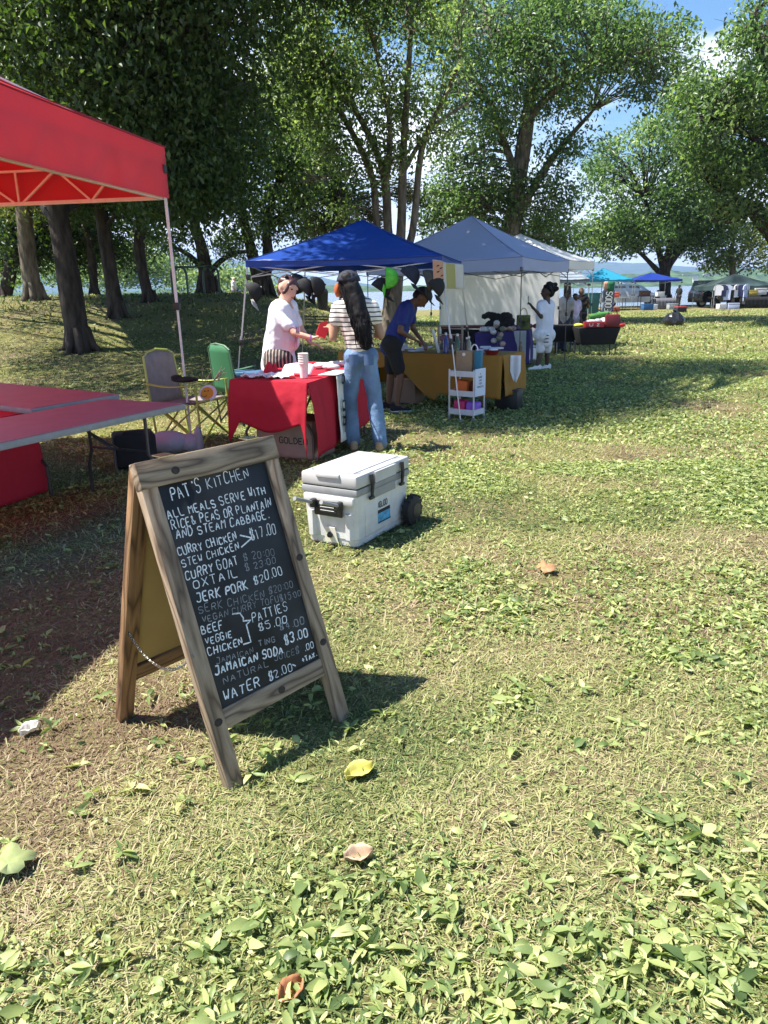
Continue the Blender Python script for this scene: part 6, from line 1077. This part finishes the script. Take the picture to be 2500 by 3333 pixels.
def car(label, name, px, Y, rz, body, L=4.6, Wd=1.8, H=1.6, van=False):
    p = at(px, 990, Y); r = thing(name, label, 'car', (p.x, Y, gz(p.x, Y)), rz); sec = [(0, .35), (.02, .75), (.06, .92), (.22, 1.0), (.36, 1.48), (.45, H), (.78, H), (.93, 1.2), (.985, .95), (1, .55), (.99, .35)] if not van else [(0, .35), (.02, .8), (.05, .95), (.20, 1.05), (.33, H-.05), (.42, H), (.94, H), (.98, 1.2), (.995, .95), (1, .5), (.99, .35)]
    bm = MB(); n = 11
    for y, sx_ in ((-.5, .0), (-.47, 1), (.47, 1), (.5, .0)):
        for t, z in sec:
            cz = z if abs(y) < .48 else min(z, .98); bm.v.append(((t-.5)*L*(1 if abs(y) < .48 else .985), y*Wd*(1 if z < 1.02 or abs(y) > .48 else .88), cz))
    for i in range(3):
        for j in range(n-1): bm.f.append((i*n+j, (i+1)*n+j, (i+1)*n+j+1, i*n+j+1))
        bm.f.append((i*n+n-1, (i+1)*n+n-1, (i+1)*n, i*n))
    bm.f += [tuple(range(n)), tuple(range(4*n-1, 3*n-1, -1))]; bo = bm.build('body', body, r, 30); gl = mat('car_glass', (.02, .025, .03), .08)
    for s in (-1, 1):
        y = s*Wd*.445
        for a_, b_ in ((.385, .56), (.58, .77)): MB().prism([((a_-.5)*L, 1.06), ((b_-.5)*L, 1.06), ((b_-.5-.01)*L, H-.10), ((a_-.5+.03)*L, H-.12)], -.006, .006, Matrix.Translation((0, y, 0))@Matrix.Rotation(R(90), 4, 'X')).build('window', gl, r)
        for x in (.19, .80):
            w_ = MB().lathe(((x-.5)*L, s*Wd*.44, .34), [(.2, -.11), (.33, -.10), (.34, 0), (.33, .10), (.2, .11)], 20, Matrix.Rotation(R(90), 4, 'X')).build('wheel', mat('tyre_rubber', (0, 0, 0)), r); MB().lathe(((x-.5)*L, s*Wd*.44, .34), [(.2, -.115), (.19, .115)], 14, Matrix.Rotation(R(90), 4, 'X')).build('rim', M['alu'], w_)
        MB().box(((.37-.5)*L, s*Wd*.54, 1.08), (.12, .2, .14), b=.03).build('mirror', body, r)
        MB().box((-L*.485, s*Wd*.36, .74), (.06, .36, .14), b=.02).build('headlight', M['lidgrey'], r); MB().box((L*.492, s*Wd*.40, .9), (.04, .2, .24), b=.01).build('tail_light', mat('red_lens', (.3, .01, .01), .3), r)
    MB().add([(-.145*L, -.7, 1.10), (-.145*L, .7, 1.10), (-.075*L, .62, H-.10), (-.075*L, -.62, H-.10)], [(0, 1, 2, 3)]).build('windscreen', gl, r, 0, M=Matrix.Translation((-.055*L-.02, 0, .0)))
    return r
car('silver car parked by the river behind the turquoise canopy', 'parked_car', 2050, 57, R(172), mat('silver_paint', (.55, .56, .57), .3, metal=.4, coat=.5), 4.8)
car('black van parked with its side to the clothes stall', 'parked_van', 2372, 52.5, R(188), mat('black_paint', (.012, .013, .015), .25, coat=.6), 5.0, 1.9, 1.75, True)
def pipe_frame():
    Y = 25.5; r = thing('bike_rack', 'dark green bent pipe frame standing on the mound', 'pipe frame', (at(640, 940, Y).x, Y, 0)); o = r.location; zt = at(640, 868, Y).z
    def arch(x0, x1): 
        a = at(x0, 930, Y); b = at(x1, 930, Y); rr = .22; za, zb = gz(a.x, Y), gz(b.x, Y); s = 1 if x1 > x0 else -1
        return [Vector((a.x, Y, za)), Vector((a.x, Y, zt-rr))]+[Vector((a.x+s*rr*(1-math.cos(t)), Y, zt-rr+rr*math.sin(t))) for t in (.4, .8, 1.2, 1.57)]+[Vector((b.x-s*rr*(1-math.cos(t)), Y, zt-rr+rr*math.sin(t))) for t in (1.57, 1.2, .8, .4)]+[Vector((b.x, Y, zt-rr)), Vector((b.x, Y, zb))]
    for x0, x1 in ((560, 610), (664, 714)): MB().tube([p-o for p in arch(x0, x1)], .035, 8).build('arch', M['green_pl'], r)
    MB().tube([Vector((at(585, 900, Y).x, Y, zt-.0))-o, Vector((at(689, 900, Y).x, Y, zt))-o], .035, 8).build('top_rail', M['green_pl'], r)
pipe_frame()
def bin_(name, label, px, Y, m, h=.95, rr=.28, square=False):
    p = at(px, 980, Y); r = thing(name, label, 'bin', (p.x, Y, gz(p.x, Y)))
    if square: MB().box((0, 0, h/2), (rr*2, rr*2, h), taper=.85, b=.03).build('bin_body', m, r); MB().box((0, 0, h+.03), (rr*2.15, rr*2.15, .07), b=.02).build('lid', m, r)
    else: MB().lathe((0, 0, 0), [(rr*.85, 0), (rr, h*.9), (rr*1.04, h*.92), (rr*1.04, h)], 18).build('bin_body', m, r); MB().lathe((0, 0, h), [(rr*1.05, 0), (rr*.8, .08), (rr*.3, .11)], 18).build('lid', m, r)
bin_('trash_can', 'black rubbish bin on the crest of the mound near the water', 1050, 27, M['black'], .62, .2)
bin_('trash_can', 'teal rubbish bin in front of the silver car', 1922, 44, mat('teal_plastic', (.01, .10, .11), .5), 1.1, .42, True)
bin_('trash_can', 'blue storage bin beside the vertical letter flag', 1985, 46, mat('blue_plastic', (.02, .04, .20), .5), 1.2, .2, True)
def letter_flag():
    p = at(1972, 1020, 24); r = thing('letter_flag', 'tall narrow flag with vertical letters and a green top', 'flag', (p.x, 24, gz(p.x, 24))); zt = at(1975, 915, 24).z; zb = at(1968, 1015, 24).z
    MB().tube([(-.17, 0, 0), (-.17, 0, zt)], .012, 6).build('pole', M['dsteel'], r); f_ = MB().grid(lambda u, v: Vector((-.16+.33*u+.06*v, -.02*math.sin(v*9), zb+(zt-zb)*v)), 6, 16).build('flag_cloth', mat('slate_flag', (.22, .25, .33), .8), r, 60, solid=.004)
    MB().grid(lambda u, v: Vector((-.0+.20*u, -.03, zt-.28+.28*v)), 3, 3).build('green_patch', mat('flag_green', (.01, .12, .05), .8), f_, 60, solid=.004); MB().grid(lambda u, v: Vector((-.12+.13*u, -.03, zt-.22+.2*v)), 3, 3).build('face_patch', mat('flag_peach', (.45, .25, .18), .8), f_, 60, solid=.004)
    for wd, m_, dz in ((.075, M['ink'], -.034), (.035, M['paper'], -.037)):
        l = MB(); write(l, 'FOODS', (0, 0), (zt-zb-.30, 0), .19, wd, 0, 0); l.build('lettering', m_, f_, 0, M=Matrix.Translation((.13, dz, zb+.02))@frame((0.05, 0, 1), (-1, 0, 0), (0, 0, 0)))
letter_flag()
def far_tables():
    for lb, x0, x1, Y, m_, y in (('grey covered table under the deep blue canopy', 2135, 2210, 50.5, mat('slate_cloth', (.14, .14, .16), .8), 970), ('black covered table under the dark green canopy', 2425, 2510, 48.5, M['cloth_black'], 975), ('dark table of goods between the car and the blue canopy', 2085, 2130, 52, M['cloth_black'], 962), ('pale table standing in front of the silver car', 1985, 2040, 49, M['grey'], 968)):
        a, b = at(x0, y, Y), at(x1, y, Y); g0 = gz(a.x, Y); r = thing('stall_table', lb, 'table', ((a.x+b.x)/2, Y, g0), 0, 'tables by the shore'); w_ = b.x-a.x; h = max(.7, a.z-g0); MB().box((0, .3, h-.04), (w_, .7, .05), b=.01).build('tabletop', m_, r)
        if 'covered' in lb: MB().grid(lambda u, v: Vector(((u-.5)*w_, -.06+.02*math.sin(u*40)*v, (h-.03)*(1-v)+.05*v)), 30, 3).build('skirt', m_, r, 60, solid=.01)
        for x in (-1, 1):
            for yy in (.02, .58): MB().tube([(x*w_*.45, yy, 0), (x*w_*.45, yy, h-.06)], .02, 6).build('leg', M['dsteel'], r)
    rr = random.Random(14)
    for px, Y, z, cl, lb in ((2150, 50.6, .8, (.6, .6, .6), 'white box on the grey covered table'), (2100, 52.1, .8, (.25, .12, .06), 'brown pile on the dark goods table'), (2003, 49.2, .8, (.55, .1, .05), 'reddish bundle on the pale table'), (2108, 49, .0, (.02, .10, .25), 'blue crate on the grass before the dark goods table'), (2125, 49.6, .0, (.6, .62, .64), 'white carton near the blue crate'), (2217, 43.5, .0, (.015, .015, .016), 'black crate with a red top on the far lawn'), (2452, 48.7, .8, (.30, .24, .05), 'mustard bundle on the black covered table'), (2475, 48.8, .8, (.5, .5, .52), 'white bundle on the black covered table'), (2350, 48.6, .0, (.6, .6, .6), 'white tub on the grass by the clothes rail'), (2390, 48.2, 0, (.3, .35, .5), 'pale blue parcel on the grass below the clothes rail'), (2190, 50, 0, (.3, .33, .36), 'grey box under the grey covered table'), (2003, 46.5, 0, (.20, .07, .04), 'rust coloured dog bed in front of the pale table')):
        p = at(px, 980, Y); g0 = gz(p.x, Y); s = rr.uniform(.4, .6); r = thing('crate' if z == 0 else 'bundle', lb, 'crate' if z == 0 else 'goods', (p.x, Y+(.2 if z else 0), g0+z), rr.uniform(-.4, .4)); m_ = mat('far_%d' % px, cl, .7); MB().box((0, 0, s*.3), (s*1.2, s*.8, s*.6), b=.03).build('box_body', m_, r); MB().box((0, 0, s*.64), (s*1.25, s*.85, s*.1), b=.02).build('lid', mat('far_red', (.45, .03, .04), .6) if 'red top' in lb else m_, r)
    rl = thing('clothes_rail', 'steel rail of hanging shirts under the dark green canopy', 'rail', (at(2375, 980, 48.9).x, 48.9, gz(30, 48.9))); MB().tube([(-1.0, 0, 0), (-1.0, 0, 1.45), (1.1, 0, 1.45), (1.1, 0, 0)], .02, 6).build('rail_frame', M['alu'], rl)
    for q in range(7):
        x = -.8+.29*q; cl = [(.6, .6, .65), (.03, .04, .10), (.4, .45, .6), (.02, .02, .02), (.65, .65, .7), (.05, .06, .15), (.45, .5, .7)][q]; h = [.62, .7, .9, .8, .75, .7, 1.0][q]; s = thing('hanging_shirt', ('white', 'navy', 'pale blue', 'black', 'bright white', 'dark indigo', 'long sky blue')[q]+' shirt on the clothes rail', 'shirt', rl.location+Vector((x, -.05, 1.43)), rr.uniform(-.5, .5), 'shirts on the clothes rail')
        MB().prism([(-.08, 0), (.08, 0), (.26, -.08), (.30, -.30), (.2, -.32), (.19, -h), (-.19, -h), (-.2, -.32), (-.30, -.30), (-.26, -.08)], -.03, .03, Matrix.Rotation(R(90), 4, 'X')).build('shirt_body', mat('shirt_%d' % q, cl, .85), s); MB().tube([(-.1, 0, -.02), (0, 0, .02), (0, 0, .06)], .008, 5).build('hanger', M['chrome'], s)
far_tables()
def houses():
    rr = random.Random(30)
    for px, py, Y, w_, h, lb in ((2245, 908, 1760, 40, 13, 'cream building on the far wooded shore'), (2312, 904, 1780, 34, 10, 'long low white building on the far shore'), (2262, 925, 1690, 11, 22, 'slim white tower at the far waterline'), (2160, 922, 1700, 22, 6, 'low white house at the far waterline'), (2105, 921, 1700, 14, 6, 'small white house at the far waterline near the linden'), (2027, 921, 1700, 12, 10, 'white house with a tall front beyond the silver car'), (1895, 924, 1700, 18, 6, 'pale house at the far waterline above the bald person')):
        p = at(px, py, Y); r = thing('far_building', lb, 'building', (p.x, Y, p.z-h/2), rr.uniform(-.3, .3), 'buildings across the river'); wm = mat('far_wall', (.70, .68, .62), .8)
        MB().box((0, 0, h/2), (w_, 9, h)).build('wall', wm, r); MB().prism([(-w_*.53, h), (w_*.53, h), (w_*.42, h+3), (-w_*.42, h+3)], -5, 5, Matrix.Rotation(R(90), 4, 'X')).build('roof', mat('far_roof', (.30, .28, .27), .8), r)
    for px, Y, lb in ((500, 120, 'white boat moored by the left bank trees'), (25, 110, 'white boat beyond the half lit trunk'), (900, 150, 'white boat on the water behind the seller')):
        p = at(px, 950, Y); b = thing('boat', lb.replace('left bank', 'bank'), 'boat', (p.x, Y, -1.3), .2, 'boats along the bank'); MB().prism([(-3, .2), (-2.6, 0), (2.4, 0), (3.4, 1.0), (-3, .8)], -.9, .9, Matrix.Rotation(R(90), 4, 'X')).build('hull', M['white'], b); MB().box((-.4, 0, 1.4), (2.2, 1.4, 1.0), b=.1).build('cabin', M['white'], b)
houses()
def fallen():
    def lf(name, label, px, py, s, col, rz, kind):
        p = gr(px, py); p.z = gz(p.x, p.y)+.022; mb = MB(); r2 = random.Random(px)
        if kind == 'maple':
            pts = []; N = 20
            for k in range(N): th = 2*math.pi*k/N; rr = s*(1, .82, .62, .80)[k % 4]*(1-.3*(k in (8, 9, 10, 11, 12)))*r2.uniform(.9, 1.1); pts.append((rr*math.cos(th), rr*math.sin(th)))
            mb.v = [(0, 0, .008)]+[(x, y, .004+.02*r2.random()) for x, y in pts]; mb.f = [(0, 1+k, 1+(k+1) % N) for k in range(N)]; mb.tube([(-s*.2, 0, .004), (-s*1.5, s*.2, .006)], .0015, 4)
        else: mb.grid(lambda u, v: Vector(((u-.5)*s*2, (v-.5)*s*1.5*math.sin(math.pi*min(.97, max(.06, u)))**.7, .014*math.cos(v*6)+.012*mnoise.noise(Vector((u*5, v*5, px))))), 10, 8)
        x = mb.build(name, mat('leaf_'+str(px), col, .6, var=.2, vscale=30, trans=.25, tcol=col), None, 60, solid=.0012); x.location = p; x.rotation_euler = (.1, -.08, rz); tag(x, label, 'leaf')
    lf('fallen_leaf', 'large pale yellow fallen leaf near the foot of the sign', 1172, 2525, .05, (.60, .56, .14), .5, 'oval'); lf('fallen_leaf', 'dry tan curled leaf on the grass in front of the sign', 1168, 2802, .04, (.55, .40, .27), .2, 'oval')
    lf('fallen_leaf', 'large green lobed leaf at the edge of the dry grass', 30, 2840, (.075), (.34, .40, .17), 1.9, 'maple'); lf('fallen_leaf', 'rust coloured dry leaf among the broad green weeds', 950, 3245, .035, (.42, .18, .08), .9, 'oval'); lf('fallen_leaf', 'brown broken leaf out on the sunny lawn', 1775, 1868, .07, (.50, .27, .13), .3, 'maple')
    lf('paper_scrap', 'white paper scrap on the dry grass at the edge', 100, 2388, .035, (.75, .72, .66), .8, 'oval')
fallen()

# ---------------------------------------------------- air between here and the far hills
def haze():
    m = bpy.data.materials.new('river_haze'); m.use_nodes = True; t = m.node_tree; t.nodes.remove(t.nodes['Principled BSDF']); v = t.nodes.new('ShaderNodeVolumePrincipled'); v.inputs['Color'].default_value = (.45, .65, 1, 1); v.inputs['Density'].default_value = HAZE; v.inputs['Anisotropy'].default_value = .2
    t.links.new(v.outputs[0], t.nodes['Material Output'].inputs['Volume']); tag(MB().box((0, 4800, 248), (15400, 10200, 504)).build('haze', m, smooth=0), kind='stuff')
HAZE = 1.5e-4
haze()
